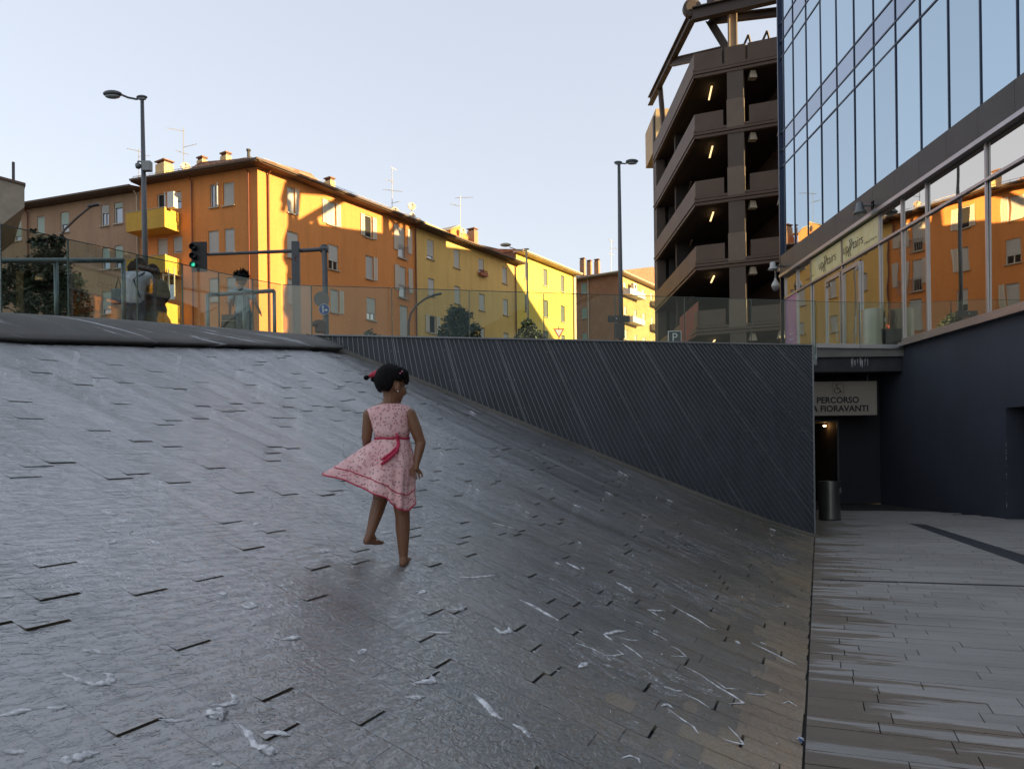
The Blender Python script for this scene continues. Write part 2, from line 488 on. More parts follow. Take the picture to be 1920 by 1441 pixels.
# running water: one thin sheet over the planks, thinner towards the foot of the slope
rng = np.random.default_rng(3)
ph = rng.uniform(0, 6.28, (10,)); fr = rng.uniform(.8, 3.2, (10, 2)); am = rng.uniform(.4, 1, 10)
def film(s, q):
    v = sum(am[k] * math.sin(fr[k, 0] * s * 1.3 + fr[k, 1] * q * .7 + ph[k]) for k in range(10)) / 10
    depth = interp(q, [(0, .0008), (1.0, .0012), (2.2, .0034), (4, .0045), (8, .005)])
    return max(.0012, depth + .0022 * v)
mb = MB(); uvs = []
for (s, a, b, lift) in cells:
    a = max(a, .30 + .10 * math.sin(s * 2.1) + .06 * math.sin(s * 7.3))      # the sheet gives out just above the foot: bare wet stone
    if b - a < .05: continue
    rows = []
    for k, q in enumerate((a, a + min(.05, (b - a) * .3), (a + b) / 2, b)):      # same cross lines as the plank below
        up = lift * (1 if k == 0 else .12 if k == 1 else 0)
        rows.append([surf(s + W * j / 3, q, up + film(s + W * j / 3, q)) for j in range(4)])
        uvs += [(s + W * j / 3, q) for j in range(4)]
    mb.grid(rows)
water = tag(mb.build("water", m_water, smooth=True), "thin rippling sheet of water running down the slope", None, kind="structure")
ul = water.data.uv_layers.new(name="UVMap")
li = np.zeros(len(water.data.loops), dtype=np.int32); water.data.loops.foreach_get("vertex_index", li)
ul.data.foreach_set("uv", np.array(uvs, dtype=np.float32)[li].ravel())

# plaza paving
mb = MB()
mb.quad(V(-30, -25, -.02), V(14, -25, -.02), V(14, 26, -.02), V(-30, 26, -.02))
paving = tag(mb.build("pavement", m_mortar), "grey stone plank pavement of the sunken plaza", None, kind="structure")
random.seed(5)
tiles = []
s = 1.0
while s < 22.6:
    q = -0.006 - random.uniform(0, .0)
    off = random.uniform(0, .7); first = True
    while q > -9.8:
        L = random.choice((.4, .62, .8, 1.0)) * random.uniform(.92, 1.08)
        if first: L = off + .15; first = False
        mid = xy(s + .09, q - L / 2)
        if mid.x < 11.2 and mid.y < 23.3 and not (s > S1 - .1 and mid.x < 5.6 + (mid.y - 14.24) * .4):
            far = xy(s + .09, q - L)
            tiles.append((s, q, q - L))
        q -= L
    s += .188
def tile_mesh(mb, s, a, b, dz):
    g = .0035; w = .188
    vs = [xy(s + g, a - g), xy(s + g, b + g), xy(s + w - g, b + g), xy(s + w - g, a - g)]
    t = [p + V(0, 0, dz + random.uniform(-.0012, .0012)) for p in vs]; lo = [p - V(0, 0, .03) for p in vs]
    mb.add(t + lo, [(3, 2, 1, 0), (0, 1, 5, 4), (1, 2, 6, 5), (2, 3, 7, 6), (3, 0, 4, 7)])
def tile_score(t):
    p = xy(t[0] + .09, (t[1] + t[2]) / 2)
    return -(p - eye).length if in_view(p) else -999
tiles.sort(key=tile_score, reverse=True)
rest = MB()
for k, (s, a, b) in enumerate(tiles):
    dz = random.uniform(-.002, .002)
    if k < 300:
        one = MB(); tile_mesh(one, s, a, b, dz); one.build("plank", m_pave, paving)
    else: tile_mesh(rest, s, a, b, dz)
tag(rest.build("plank_field", m_pave, paving), kind="stuff")

# dark drain strip let into the paving
def floor_at(px, py, z=0.0):
    r = ray(px, py); t = (z - EYE) / r.z
    return V(r.x * t, t, z)
mb = MB()
a0, a1 = floor_at(1703, 981), floor_at(1735, 983); b0, b1 = floor_at(1990, 1082), floor_at(1990, 1062)
for p in (a0, a1, b0, b1): p.z = .004
mb.quad(a0, b0, b1, a1)
tag(mb.build("drain_channel", M("drain_metal", (.055, .062, .072), .45, .3)), "long dark drain strip let into the plaza paving", "drain")
mb = MB()
c0, c1 = floor_at(1540, 1086), floor_at(2000, 1101)
mb.bar(c0 + V(0, 0, .0015), c1 + V(0, 0, .0015), .07, .006)
mb.build("drain_slot", M("slot_black", (.02, .018, .016), .6), paving)

# ================================================================== street deck and far ground (above eye level)
m_street = M("asphalt", (.055, .055, .057), .9, var=.2, fine=.2)
LIP_C = []                                 # crest line of the coping, left to right
for px in range(-400, 631, 55):
    Y = interp(px, [(-400, 5.1), (0, 7.6), (250, 9.8), (500, 11.9), (630, 12.75)])
    yp = interp(px, [(-400, 562), (0, 585), (250, 600), (500, 621), (630, 631)])
    LIP_C.append(at(px, yp, Y))
poly = [(LIP_C[0].x - 1.2, -40)] + [(p.x - .25, p.y + .15) for p in LIP_C] + [(PL.x, PL.y + .45), (PX.x + .05, PX.y + .45), (8.85, 22.35), (11.25, 22.35), (11.25, -40)]
def inside(x, y):
    c = False; n = len(poly)
    for i in range(n):
        x1, y1 = poly[i]; x2, y2 = poly[(i + 1) % n]
        if (y1 > y) != (y2 > y) and x < (x2 - x1) * (y - y1) / (y2 - y1) + x1: c = not c
    return c
mb = MB()
st = .5
for ix in range(int(-40 / st), int(30 / st)):
    for iy in range(int(-12 / st), int(40 / st)):
        cs = [(ix * st, iy * st), ((ix + 1) * st, iy * st), ((ix + 1) * st, (iy + 1) * st), (ix * st, (iy + 1) * st)]
        if any(inside(*c) for c in cs): continue
        if cs[0][0] > 11 and cs[0][1] < 22: continue
        mb.quad(*[V(x, y, deck_z(x, y)) for x, y in cs])
for (x0, x1, y0, y1) in ((-3000, -40, -12, 4000), (-40, 3000, 40, 4000), (30, 3000, -12, 40)):
    mb.quad(V(x0, y0, 4.396), V(x1, y0, 4.396), V(x1, y1, 4.396), V(x0, y1, 4.396))
bm = bmesh.new(); 
tag(mb.build("street", m_street), "asphalt street deck above the sunken plaza", None, kind="structure")
bm.free()

# ================================================================== coping at the top of the slope
def mat_coping():
    m, nt, b = nodes_of("coping_stained")
    vec = coords(nt); st = coords(nt, (.45, 4.0, .5), (0, 0, -.62))
    n1 = noise(nt, vec, 1.4, 5, .6); n2 = noise(nt, vec, 45, 4, .7); dr = noise(nt, st, 1.5, 5, .7, .2); lim = noise(nt, coords(nt, (.5, .5, .5)), .9, 2, .5)
    c = ramp(nt, n1, [(.3, (.095, .088, .080)), (.7, (.15, .14, .128))])
    c = mix(nt, 1.0, c, ramp(nt, n2, [(.2, .7), (.7, 1.0)]), 'MULTIPLY')
    k = math_(nt, 'MULTIPLY', ramp(nt, dr, [(.56, 0.0), (.61, 1.0)]), ramp(nt, lim, [(.42, 0.0), (.52, 1.0)]))
    c = mix(nt, k, c, (.55, .56, .58))
    nt.links.new(c, b.inputs["Base Color"]); b.inputs["Roughness"].default_value = .75
    nt.links.new(bump(nt, n2, .3, .01), b.inputs["Normal"])
    MATS["coping_stained"] = m; return m
mb = MB(); rows = []
for i in range(len(SLOT)):
    a = SLOT[i].copy(); c = LIP_C[min(i, len(LIP_C) - 1)].copy()
    a = at(-400 + 55 * i, 631.5 + (-400 + 55 * i) * .0300, a.y - .03)
    out = (c - a); out.z = 0; L = out.length
    up = V(0, 0, 1); r = []
    r.append(a + out * .75 - up * .16)
    r.append(a + out * .03 - up * .022)
    r.append(a - up * .012)
    for k in range(0, 8):
        t = k / 7
        p = a.lerp(c, t); p.z = a.z + (c.z - a.z) * (.5 * math.sin(t * math.pi / 2) + .5 * t)
        r.append(p)
    r.append(c + out.normalized() * .5 - up * .02); r.append(c + out.normalized() * .8 - up * .5)
    rows.append(r)
# closing end towards the panel wall
mb.grid(rows)
mb.f.append(tuple(len(mb.v) - len(rows[0]) + k for k in range(len(rows[0]))))
cop = thing("coping", LIP_C[6], "rounded concrete coping along the top of the wet slope, streaked with white drips", "coping")
mb.build("slab", mat_coping(), cop, smooth=True)
mb = MB(); rw = []
for i in range(len(SLOT)):
    a = SLOT[i]; rw.append([a + V(.0, .0, -.06), a + V(-.16, .12, -.02), a + V(-.2, .14, .03)])
mb.grid(rw); mb.build("slot_back", M("slot_black"), cop)

# ================================================================== ribbed panel wall
UPN = (PX - PL).normalized(); PW = (PX - PL).length
PNF = V(UPN.y, -UPN.x, 0)                  # towards the camera
PTOP0, PTOP1 = at(620, 630, PL.y).z, at(1527, 648, PX.y).z
def ptop(t): return PTOP0 + (PTOP1 - PTOP0) * t / PW
def pbot(t):
    p = PL + UPN * t
    s, q = sq(p)
    return zs(s, max(0, q))
def mat_panel():
    m, nt, b = nodes_of("dark_panel")
    vec = coords(nt); n1 = noise(nt, vec, .8, 4, .6); n2 = noise(nt, coords(nt, (1, 1, .2)), 5, 4, .6)
    c = ramp(nt, n1, [(.3, (.040, .047, .058)), (.7, (.055, .064, .077))])
    c = mix(nt, 1.0, c, ramp(nt, n2, [(.3, .75), (.6, 1.0)]), 'MULTIPLY')
    nt.links.new(c, b.inputs["Base Color"]); b.inputs["Roughness"].default_value = .5; b.inputs["Metallic"].default_value = .0
    MATS["dark_panel"] = m; return m
pw = thing("panel_wall", PL, "dark navy wall of slanted metal ribs beside the wet slope", "wall")
m_panel = mat_panel(); m_rib = M("rib_metal", (.30, .32, .35), .35, .6, var=.15, vs=2)
mb = MB()
n = 60
front = [PL + UPN * (PW * i / n) for i in range(n + 1)]
rows = [[front[i] + V(0, 0, max(0, pbot(PW * i / n)) - .05) for i in range(n + 1)], [front[i] + V(0, 0, ptop(PW * i / n)) for i in range(n + 1)]]
back = [[p - PNF * .3 for p in r] for r in rows]
mb.grid([rows[0], rows[1], back[1], back[0]])
mb.f.append((n, len(mb.v) - 1, len(mb.v) - 1 - (n + 1), n + n + 1))
mb.build("backing_sheet", m_panel, pw)
C_PTS = [(0, .03), (.8, .12), (1.93, .27), (3.3, .43), (4.1, .495), (4.85, .58), (7.1, .93), (8.8, 1.15)]
t0 = -1.6; k = 0
HMAX = 3.6
while t0 < PW:
    c = interp(t0, C_PTS)
    # straight rib from the top edge, running right as it drops; ends where it meets the slope or the wall's end
    lo, hi = 0.0, HMAX
    tt = t0; st_d = 0.0
    if t0 < 0: st_d = (-t0) / max(c, .02)
    if st_d < HMAX:
        end = None
        for j in range(1, 241):
            dd = st_d + (HMAX - st_d) * j / 240
            t = t0 + c * dd
            if t > PW - .012 or ptop(min(t, PW)) - dd < pbot(min(t, PW)) + .01: end = dd; break
        end = end if end else HMAX
        ta, tb = t0 + c * st_d, t0 + c * end
        tb = min(tb, PW - .012)
        if end - st_d > .03:
            a = PL + UPN * ta + V(0, 0, ptop(ta) - st_d - .004) + PNF * .008
            b = PL + UPN * tb + V(0, 0, ptop(tb) - end + .006) + PNF * .008
            mb = MB(); mb.bar(a, b, .0065, .016, up=PNF); mb.build("rib", m_rib, pw)
            if k % 11 == 0:                # joint between two sheets: a second rib and a row of screws
                mb = MB(); o = UPN * .026; mb.bar(a + o, b + o, .0085, .016, up=PNF); mb.build("rib", m_rib, pw)
                mb = MB(); ln = (b - a).length; nn = max(1, int(ln / .45))
                for q_ in range(nn):
                    p = a.lerp(b, (q_ + .4) / nn)
                    for o_ in (-.045, .07):
                        mb.lathe(p + UPN * o_, [(.008, -.01), (.008, .004), (.001, .006)], 6, (UPN, V(0, 0, 1), PNF))
                mb.build("screw_row", m_rib, pw)
    t0 += .0785; k += 1
mb = MB(); mb.bar(PL + V(0, 0, ptop(0) + .012) - UPN * .25 + PNF * -.06, PX + V(0, 0, ptop(PW) + .012) + PNF * -.06, .2, .024); mb.build("cap", M("cap_metal", (.24, .25, .26), .4, .6), pw)
mb = MB(); mb.bar(PX + UPN * .004 + PNF * .012 + V(0, 0, 0), PX + UPN * .004 + PNF * .012 + V(0, 0, PTOP1), .012, .03); mb.build("edge_trim", M("cap_metal"), pw)
# stone kerb along the foot of the panels
mb = MB(); rows = []
for i in range(61):
    t = -.35 + (PW + .35) * i / 60; z = pbot(max(t, 0)) + (0 if t > 0 else -t * .42); p = PL + UPN * t
    w = .16
    f = p + PNF * w; sz, qz = sq(f); zf = zs(sz, max(qz, 0))
    rows.append([f + V(0, 0, zf - .04), f + V(0, 0, zf + .022), p + PNF * (w - .02) + V(0, 0, z + .035), p + PNF * .02 + V(0, 0, z + .04), p + PNF * .018 + V(0, 0, z - .05)])
mb.grid(rows)
k = thing("kerb", PL + V(0, 0, 3), "narrow stained concrete kerb along the foot of the ribbed panel wall", "kerb")
mb.build("kerb_stone", M("kerb_stone", (.125, .115, .095), .5, var=.3, vs=1.2, fine=.15, bmp=.3), k)
# hidden flank of the deck block, runs back to the passage
SIDE_E = V(8.62, 22.0, 0)
mb = MB(); rows = []
SI = PX - PNF * .32 + UPN * -.02
mb.add([SI + V(0, 0, -.05), SIDE_E + V(0, 0, -.05) + V(.0, 1.6, 0), SIDE_E + V(0, 1.6, 4.3), SI + V(0, 0, PTOP1 - .02)], [(0, 1, 2, 3)])
mb.add([SI + V(-.25, 0, -.05), SIDE_E + V(-.25, 1.6, -.05), SIDE_E + V(-.25, 1.6, 4.3), SI + V(-.25, 0, PTOP1 - .02)], [(3, 2, 1, 0)])
fl = tag(mb.build("abutment_wall", M("abutment", (.09, .09, .095), .8, fine=.1)), "grey abutment wall running back behind the ribbed panels", "wall")

# ================================================================== glass railings
m_rail = M_glass_clear("railing_glass", (.86, .91, .88), 1.22, .01)
m_edge = M("glass_edge", (.07, .10, .09), .25, .2)
m_steel = M("brushed_steel", (.34, .35, .36), .35, .85, var=.1)
def glass_run(name, label, pts, tops, h, first=None):
    rt = thing(name, (pts[0].x, pts[0].y, tops[0] - h), label, "railing")
    for i in range(len(pts) - 1):
        a, b = pts[i], pts[i + 1]; d = (b - a); d.z = 0; d.normalize(); nn = V(d.y, -d.x, 0)
        a2 = a + d * .008; b2 = b - d * .008; za, zb = tops[i], tops[i + 1]
        mb = MB(); 
        f = [V(a2.x, a2.y, za - h), V(b2.x, b2.y, zb - h), V(b2.x, b2.y, zb), V(a2.x, a2.y, za)]
        mb.prism([p + nn * .006 for p in f], nn * -.012)
        pn = mb.build("pane", first if (first and i == 0) else m_rail, rt)
        mb = MB(); mb.bar(f[3] + V(0, 0, .004), f[2] + V(0, 0, .004), .016, .009); mb.build("top_edge", m_edge, pn)
        if i:
            mb = MB(); mb.bar(V(a.x, a.y, za - h), V(a.x, a.y, za), .016, .016); mb.build("joint", m_edge, rt)
        mb = MB(); mb.bar(f[0] - V(0, 0, .05), f[1] - V(0, 0, .05), .05, .12); mb.build("base_channel", m_steel, rt)
    return rt
yl = [(-160, 390), (0, 421), (127, 449), (256.6, 477.4), (341.6, 495.5), (409.6, 511), (473.7, 524), (527, 534)]
pts = []; tops = []
for px, py in yl:
    Y = interp(px, [(-160, 6.6), (0, 8.0), (250, 10.4), (500, 13.1), (527, 13.35)])
    p = at(px, py, Y); tops.append(p.z); pts.append(V(p.x, p.y, 0))
RC = pts[-1].copy(); RCZ = tops[-1]
glass_run("glass_railing", "clear glass railing along the concrete coping above the slope", pts, tops, 1.12)
e = at(1527, 565, 15.3); nn = 20
fr_t = [0, .048] + [.048 + .952 * i / 7 for i in range(1, 8)]
pts = [RC.lerp(V(e.x, e.y, 0), k_) + V(.02, 0, 0) for k_ in fr_t]; tops = [RCZ + (e.z - RCZ) * k_ for k_ in fr_t]
m_pale_g = bpy.data.materials.new("pale_reflection_pane"); m_pale_g.use_nodes = True
_b = m_pale_g.node_tree.nodes["Principled BSDF"]; _b.inputs["Base Color"].default_value = (.62, .58, .46, 1); _b.inputs["Alpha"].default_value = .42; _b.inputs["Roughness"].default_value = .3  # pale reflection on the first pane, put into its colour
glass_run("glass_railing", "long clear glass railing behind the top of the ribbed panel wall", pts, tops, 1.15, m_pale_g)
f2 = at(1527, 565.5, 21.95); pts2 = [V(e.x, e.y, 0) + (V(f2.x, f2.y, 0) - V(e.x, e.y, 0)) * (i / 5) + V(.02, .02, 0) for i in range(6)]
glass_run("glass_railing", "glass railing seen edge on, running back from the panel wall corner", pts2, [e.z + (f2.z - e.z) * i / 5 for i in range(6)], 1.15)
g2 = at(1693, 568, 21.95)
pts3 = [V(f2.x + .03, 21.95, 0).lerp(V(g2.x, 21.95, 0), i / 2) for i in range(3)]
glass_run("glass_railing", "short glass railing above the passage with the hanging sign", pts3, [f2.z + (g2.z - f2.z) * i / 2 for i in range(3)], 1.2)

# ================================================================== passage under the deck
m_navy = M("navy_plaster", (.043, .048, .068), .75, var=.18, vs=.5, fine=.06, bmp=.12, bs=60)
m_dark = M("dark_wall", (.022, .022, .028), .8)
WX = 11.25
fas = thing("deck_edge_beam", (9.9, 22.1, 3.9), "grey concrete edge beam with a dark soffit band above the passage", "beam")
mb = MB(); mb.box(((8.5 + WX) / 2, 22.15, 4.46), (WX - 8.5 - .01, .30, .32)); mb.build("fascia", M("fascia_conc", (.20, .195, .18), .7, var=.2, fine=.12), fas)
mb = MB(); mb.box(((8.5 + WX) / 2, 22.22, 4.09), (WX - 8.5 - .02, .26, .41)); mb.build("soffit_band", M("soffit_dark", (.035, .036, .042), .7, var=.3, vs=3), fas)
mb = MB()
random.seed(3)
for i in range(12):                        # white lime drips
    x = 9.95 + random.uniform(-.32, .32); z1 = 4.28 - random.uniform(0, .08); ln = random.uniform(.08, .26); w = random.uniform(.006, .02)
    mb.add([V(x - w, 22.086, z1), V(x + w, 22.086, z1), V(x + w * .4, 22.086, z1 - ln), V(x - w * .4, 22.086, z1 - ln)], [(0, 3, 2, 1)])
mb.build("lime_drips", M("lime", (.42, .43, .44), .9), fas)
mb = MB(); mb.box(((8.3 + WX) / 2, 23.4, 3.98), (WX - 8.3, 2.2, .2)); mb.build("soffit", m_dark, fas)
pas = thing("passage_wall", (10.2, 23.6, 0), "dark recessed wall with a doorway at the back of the passage", "wall")
DX0, DX1, DZ = at(1500, 800, 23.5).x, at(1571, 790, 23.5).x, 2.52
mb = MB()
mb.box(((DX1 + WX) / 2, 23.6, 1.95), (WX - DX1, .2, 3.9)); mb.box(((8.3 + DX1) / 2, 23.6, (DZ + 3.9) / 2), (DX1 - 8.3, .2, 3.9 - DZ)); mb.box(((8.3 + DX0) / 2, 23.6, DZ / 2), (DX0 - 8.3, .2, DZ))
mb.build("wall", m_dark, pas)
mb = MB(); mb.box((DX1 - .02, 23.48, DZ / 2), (.05, .05, DZ)); mb.box(((DX0 + DX1) / 2, 23.48, DZ + .025), (DX1 - DX0, .05, .05)); mb.build("door_frame", M("frame_grey", (.13, .13, .135), .4, .5), pas)
mb = MB()
mb.quad(V(DX0, 27, 0), V(DX1, 27, 0), V(DX1, 27, DZ), V(DX0, 27, DZ)); mb.quad(V(DX0, 23.7, 0), V(DX0, 27, 0), V(DX0, 27, DZ), V(DX0, 23.7, DZ)); mb.quad(V(DX1, 23.7, 0), V(DX1, 27, 0), V(DX1, 27, DZ), V(DX1, 23.7, DZ)); mb.quad(V(DX0, 23.7, DZ), V(DX1, 23.7, DZ), V(DX1, 27, DZ), V(DX0, 27, DZ)); mb.quad(V(DX0, 23.7, .002), V(DX1, 23.7, .002), V(DX1, 27, .002), V(DX0, 27, .002))
mb.build("corridor", M("corridor_brown", (.06, .045, .035), .8), pas)
mb = MB(); mb.ellipsoid((DX1 - .12, 24.2, DZ - .1), (.045, .045, .03)); mb.build("corridor_lamp", M_emit("warm_lamp", (1, .55, .2), 6), pas)

# navy wall of the plaza with a door recess
nw = thing("navy_wall", (WX, 18, 0), "dark navy plastered plaza wall below the glass facade", "wall")
RY0, RY1, RZ = 17.5, 15.2, 2.52
mb = MB()
for (y0, y1, z0, z1) in ((RY0, 23.5, -.05, 4.58), (RY1, RY0, RZ, 4.58), (-30, RY1, -.05, 4.58)):
    mb.box((WX + .2, (y0 + y1) / 2, (z0 + z1) / 2), (.4, y1 - y0, z1 - z0))
mb.build("wall", m_navy, nw)
mb = MB(); mb.box((WX + .428, (RY0 + RY1) / 2, RZ / 2), (.05, RY0 - RY1 + .8, RZ + .8)); mb.build("door", M("door_black", (.012, .013, .018), .5), nw)
mb = MB(); mb.box((WX + .40, (RY0 + RY1) / 2 + .35, 1.25), (.02, .04, 2.4)); mb.build("door_joint", M("frame_grey"), nw)
mb = MB(); random.seed(9)
for i in range(16):
    z = random.uniform(.1, 1.9); h = random.uniform(.01, .06); w = random.uniform(.006, .018)
    mb.box((WX - .0005, RY0 + w / 2, z), (.004, w, h))
mb.build("chipped_edge", M("lime"), nw)

# ================================================================== glass office building
m_gl = M_glass_mirror("mirror_glass", (.46, .575, .665), .012, .010)
m_gl2 = M_glass_mirror("spandrel_glass", (.37, .43, .52), .05, .010)
m_gl3 = M_glass_mirror("shop_glass", (.74, .66, .58), .012, .012, .5)
m_mul = M("navy_mullion", (.035, .045, .075), .35, .6)
m_alu = M("aluminium", (.42, .42, .44), .35, .8, var=.1)
gb = thing("glass_office_building", (WX + 4, 25, 4.4), "tall office building with a blue mirror glass facade above glazed shopfronts", "building")
GY1, GD, GZ = 31.72, 8.0, 30.0
mb = MB(); mb.prism([V(WX + .25, -45, 4.6), V(WX + GD, -45, 4.6), V(WX + GD, GY1 - .1, 4.6), V(WX + .25, GY1 - .1, 4.6)], V(0, 0, GZ - 4.6)); mb.build("core", M("core_dark", (.03, .03, .035), .7), gb)
ys = [31.70, 31.30]
y = 30.26
while y > 9: ys.append(y); y -= 1.333
zl = [9.72]
for base in (13.35, 17.80, 22.25, 26.7): zl += [base, base + .65, base + 1.40]
zl.append(GZ)
random.seed(21)
def pane(y0, y1, z0, z1, mat_, x=WX, name="pane", tilt=.0012):
    g = .012; dx = [random.uniform(-tilt, tilt) for _ in range(3)]
    hw = (y0 - y1); hh = (z1 - z0)
    vs = [V(x + dx[0], y0 - g, z0 + g), V(x + dx[0] + dx[1] * hw * 2, y1 + g, z0 + g), V(x + dx[0] + dx[1] * hw * 2 + dx[2] * hh, y1 + g, z1 - g), V(x + dx[0] + dx[2] * hh, y0 - g, z1 - g)]
    mb = MB(); mb.prism([p + V(.03, 0, 0) for p in vs], V(-.03, 0, 0))
    return mb.build(name, mat_, gb)
for i in range(len(ys) - 1):
    for j in range(len(zl) - 1):
        # leave out what lies far above the frame
        if zl[j] > 24.0: continue
        pane(ys[i], ys[i + 1], zl[j], zl[j + 1], m_gl2 if (j >= 1 and (j - 1) % 3 == 1) else m_gl)
mb = MB(); mb.box((WX + .02, (31.7 + ys[-1]) / 2, 27.2), (.04, 31.7 - ys[-1], 5.6)); mb.build("glazing", m_gl, gb)
mb = MB(); mb.box((WX + .02, (ys[-1] - 45) / 2, 19.9), (.04, ys[-1] + 45 - .02, 20.2)); mb.build("glazing", m_gl, gb)
for y in ys:
    mb = MB(); mb.box((WX - .012, y, (9.72 + GZ) / 2), (.03, .035, GZ - 9.72)); mb.build("mullion", m_mul, gb)
for z in zl[1:-1]:
    if z < 24:
        mb = MB(); mb.box((WX - .010, (31.7 + ys[-1]) / 2, z), (.024, 31.7 - ys[-1], .05)); mb.build("transom", m_mul, gb)
# perforated band
def mat_perf():
    m, nt, b = nodes_of("perforated_metal")
    vec = coords(nt, (1, 1, 1), (R(45), 0, 0)); vo = N(nt, "ShaderNodeTexVoronoi"); vo.inputs["Scale"].default_value = 17; vo.inputs["Randomness"].default_value = 0.0
    nt.links.new(vec, vo.inputs["Vector"])
    n1 = noise(nt, coords(nt), 1.2, 4, .6)
    c = ramp(nt, vo.outputs["Distance"], [(.24, (.006, .006, .007)), (.34, (.060, .057, .055))])
    c = mix(nt, 1.0, c, ramp(nt, n1, [(.3, .8), (.7, 1.0)]), 'MULTIPLY')
    nt.links.new(c, b.inputs["Base Color"]); b.inputs["Roughness"].default_value = .45; b.inputs["Metallic"].default_value = .5
    nt.links.new(bump(nt, vo.outputs["Distance"], .6, .02), b.inputs["Normal"])
    MATS["perforated_metal"] = m; return m
m_perf = mat_perf()
for i in range(len(ys) - 1):
    mb = MB(); mb.box((WX - .03, (ys[i] + ys[i + 1]) / 2, 9.32), (.12, ys[i] - ys[i + 1] - .008, .78)); mb.build("band_panel", m_perf, gb)
mb = MB(); mb.box((WX - .0, (ys[-1] - 45) / 2, 9.3), (.1, ys[-1] + 45, .8)); mb.build("band_panel", m_perf, gb)
mb = MB(); mb.box((WX - .07, -5, 8.86), (.22, 73.3, .11)); mb.build("cornice", m_alu, gb)
mb = MB(); mb.box((WX - .04, 31.72, 14.6), (.12, .10, 20)); mb.build("corner_post", m_mul, gb)
# shopfront
SY = [31.40, 30.1, 28.7, 26.0, 23.35, 22.0, 20.7, 18.1, 15.5, 12.9, 10.3]
TZ = 7.915
for i in range(len(SY) - 1):
    pane(SY[i], SY[i + 1], TZ, 8.80, m_gl3, WX + .02, tilt=.004)
    if i == 0: continue
    if i == 2 or i == 3: continue
    pane(SY[i], SY[i + 1], 4.6, TZ, m_gl3, WX + .02, tilt=.004)
mb = MB(); mb.box((WX + .03, -17, 6.7), (.03, 54.4, 4.2)); mb.build("shop_glazing", m_gl3, gb)
for y in SY[:-1]:
    mb = MB(); mb.box((WX - .012, y, 6.7), (.05, .055, 4.22)); mb.build("shop_mullion", m_alu, gb)
mb = MB(); mb.box((WX - .017, 20.8, TZ), (.08, 21.2, .07)); mb.build("shop_transom", m_alu, gb)
mb = MB(); mb.box((WX - .06, 11.0, 4.62), (.26, 22.0, .10)); mb.build("shop_sill", m_alu, gb)
mb = MB(); mb.box((WX - .02, 11.0, 4.75), (.10, 22.0, .09)); mb.build("shop_base_rail", m_alu, gb)
# purple panel beside the doors
mb = MB(); mb.box((WX + .0, 30.75, 6.2), (.05, 1.2, 3.36)); pp = mb.build("purple_panel", M("purple_film", (.30, .16, .33), .35, var=.08, fine=0), gb); pp["label"] = "purple panel with a column of small white marks"
mb = MB()
for i in range(5):
    z = 6.35 - i * .22; mb.tube([V(WX - .03, 30.95 - k * .08, z + .03 * math.sin(k * 1.9)) for k in range(6)], .012, 5)
mb.build("white_mark", M("paint_white", (.75, .75, .75), .5, var=.03, fine=0), pp)
# two glazed doors with side lights
for (y0, y1, lab) in ((28.7, 27.35, 0), (27.35, 26.05, 1), (25.95, 24.65, 1), (24.65, 23.35, 0)):
    if lab:
        dz = 7.72
        mb = MB(); w = .09
        mb.box((WX - .02, y0 - w / 2, 6.1), (.08, w, 3.2)); mb.box((WX - .02, y1 + w / 2, 6.1), (.08, w, 3.2)); mb.box((WX - .02, (y0 + y1) / 2, dz - .06), (.08, y0 - y1 - 2 * w, .14)); mb.box((WX - .02, (y0 + y1) / 2, 4.62), (.08, y0 - y1 - 2 * w, .14))
        d = mb.build("door", m_alu, gb)
        off = len(gb.children)
        pn = pane(y0 - w, y1 + w, 4.7, dz - .13, m_gl3, WX + .0, "door_pane", .004); pn.parent = d
        mb = MB(); yh = y1 + .16 if y0 > 26.02 else y1 + .12
        mb.tube([V(WX - .06, yh, 5.35), V(WX - .12, yh, 5.38), V(WX - .12, yh, 5.95), V(WX - .06, yh, 5.98)], .016, 8); mb.build("handle", m_steel, d)
        mb = MB(); mb.box((WX - .07, y0 - .2 if y0 > 26.02 else y1 + .12, dz - .22), (.05, .12, .12)); mb.build("closer", m_steel, d)
        pane(y0, y1, dz + .02, TZ, m_gl3, WX + .02)
    else: pane(y0, y1, 4.6, TZ, m_gl3, WX + .02, tilt=.004)
# ================================================================== lettering
def text_mesh(txt, size, mat_, parent, o, u, v, align='CENTER', thick=.002, name="lettering", sx=1.0, shear=0.0, bold=0.0):
    cu = bpy.data.curves.new("txt", 'FONT'); cu.body = txt; cu.size = size; cu.align_x = align; cu.extrude = thick; cu.shear = shear; cu.offset = bold; cu.resolution_u = 4
    ob = bpy.data.objects.new("txt", cu); COL.objects.link(ob)
    bpy.context.view_layer.update()
    dg = bpy.context.evaluated_depsgraph_get()
    me = bpy.data.meshes.new_from_object(ob.evaluated_get(dg))
    bpy.data.objects.remove(ob); bpy.data.curves.remove(cu)
    u = Vector(u).normalized(); v = Vector(v).normalized(); w = u.cross(v)
    off = ORG[parent.name]
    me.transform(Matrix(((u.x * sx, v.x, w.x, o[0] - off.x), (u.y * sx, v.y, w.y, o[1] - off.y), (u.z * sx, v.z, w.z, o[2] - off.z), (0, 0, 0, 1))))
    me.materials.clear(); me.materials.append(mat_)
    ob = bpy.data.objects.new(name, me); link(ob, parent)
    return ob
m_black = M("print_black", (.015, .015, .015), .6, var=0, fine=0); m_white = M("paint_white", (.75, .75, .75), .5, var=.03, fine=0)

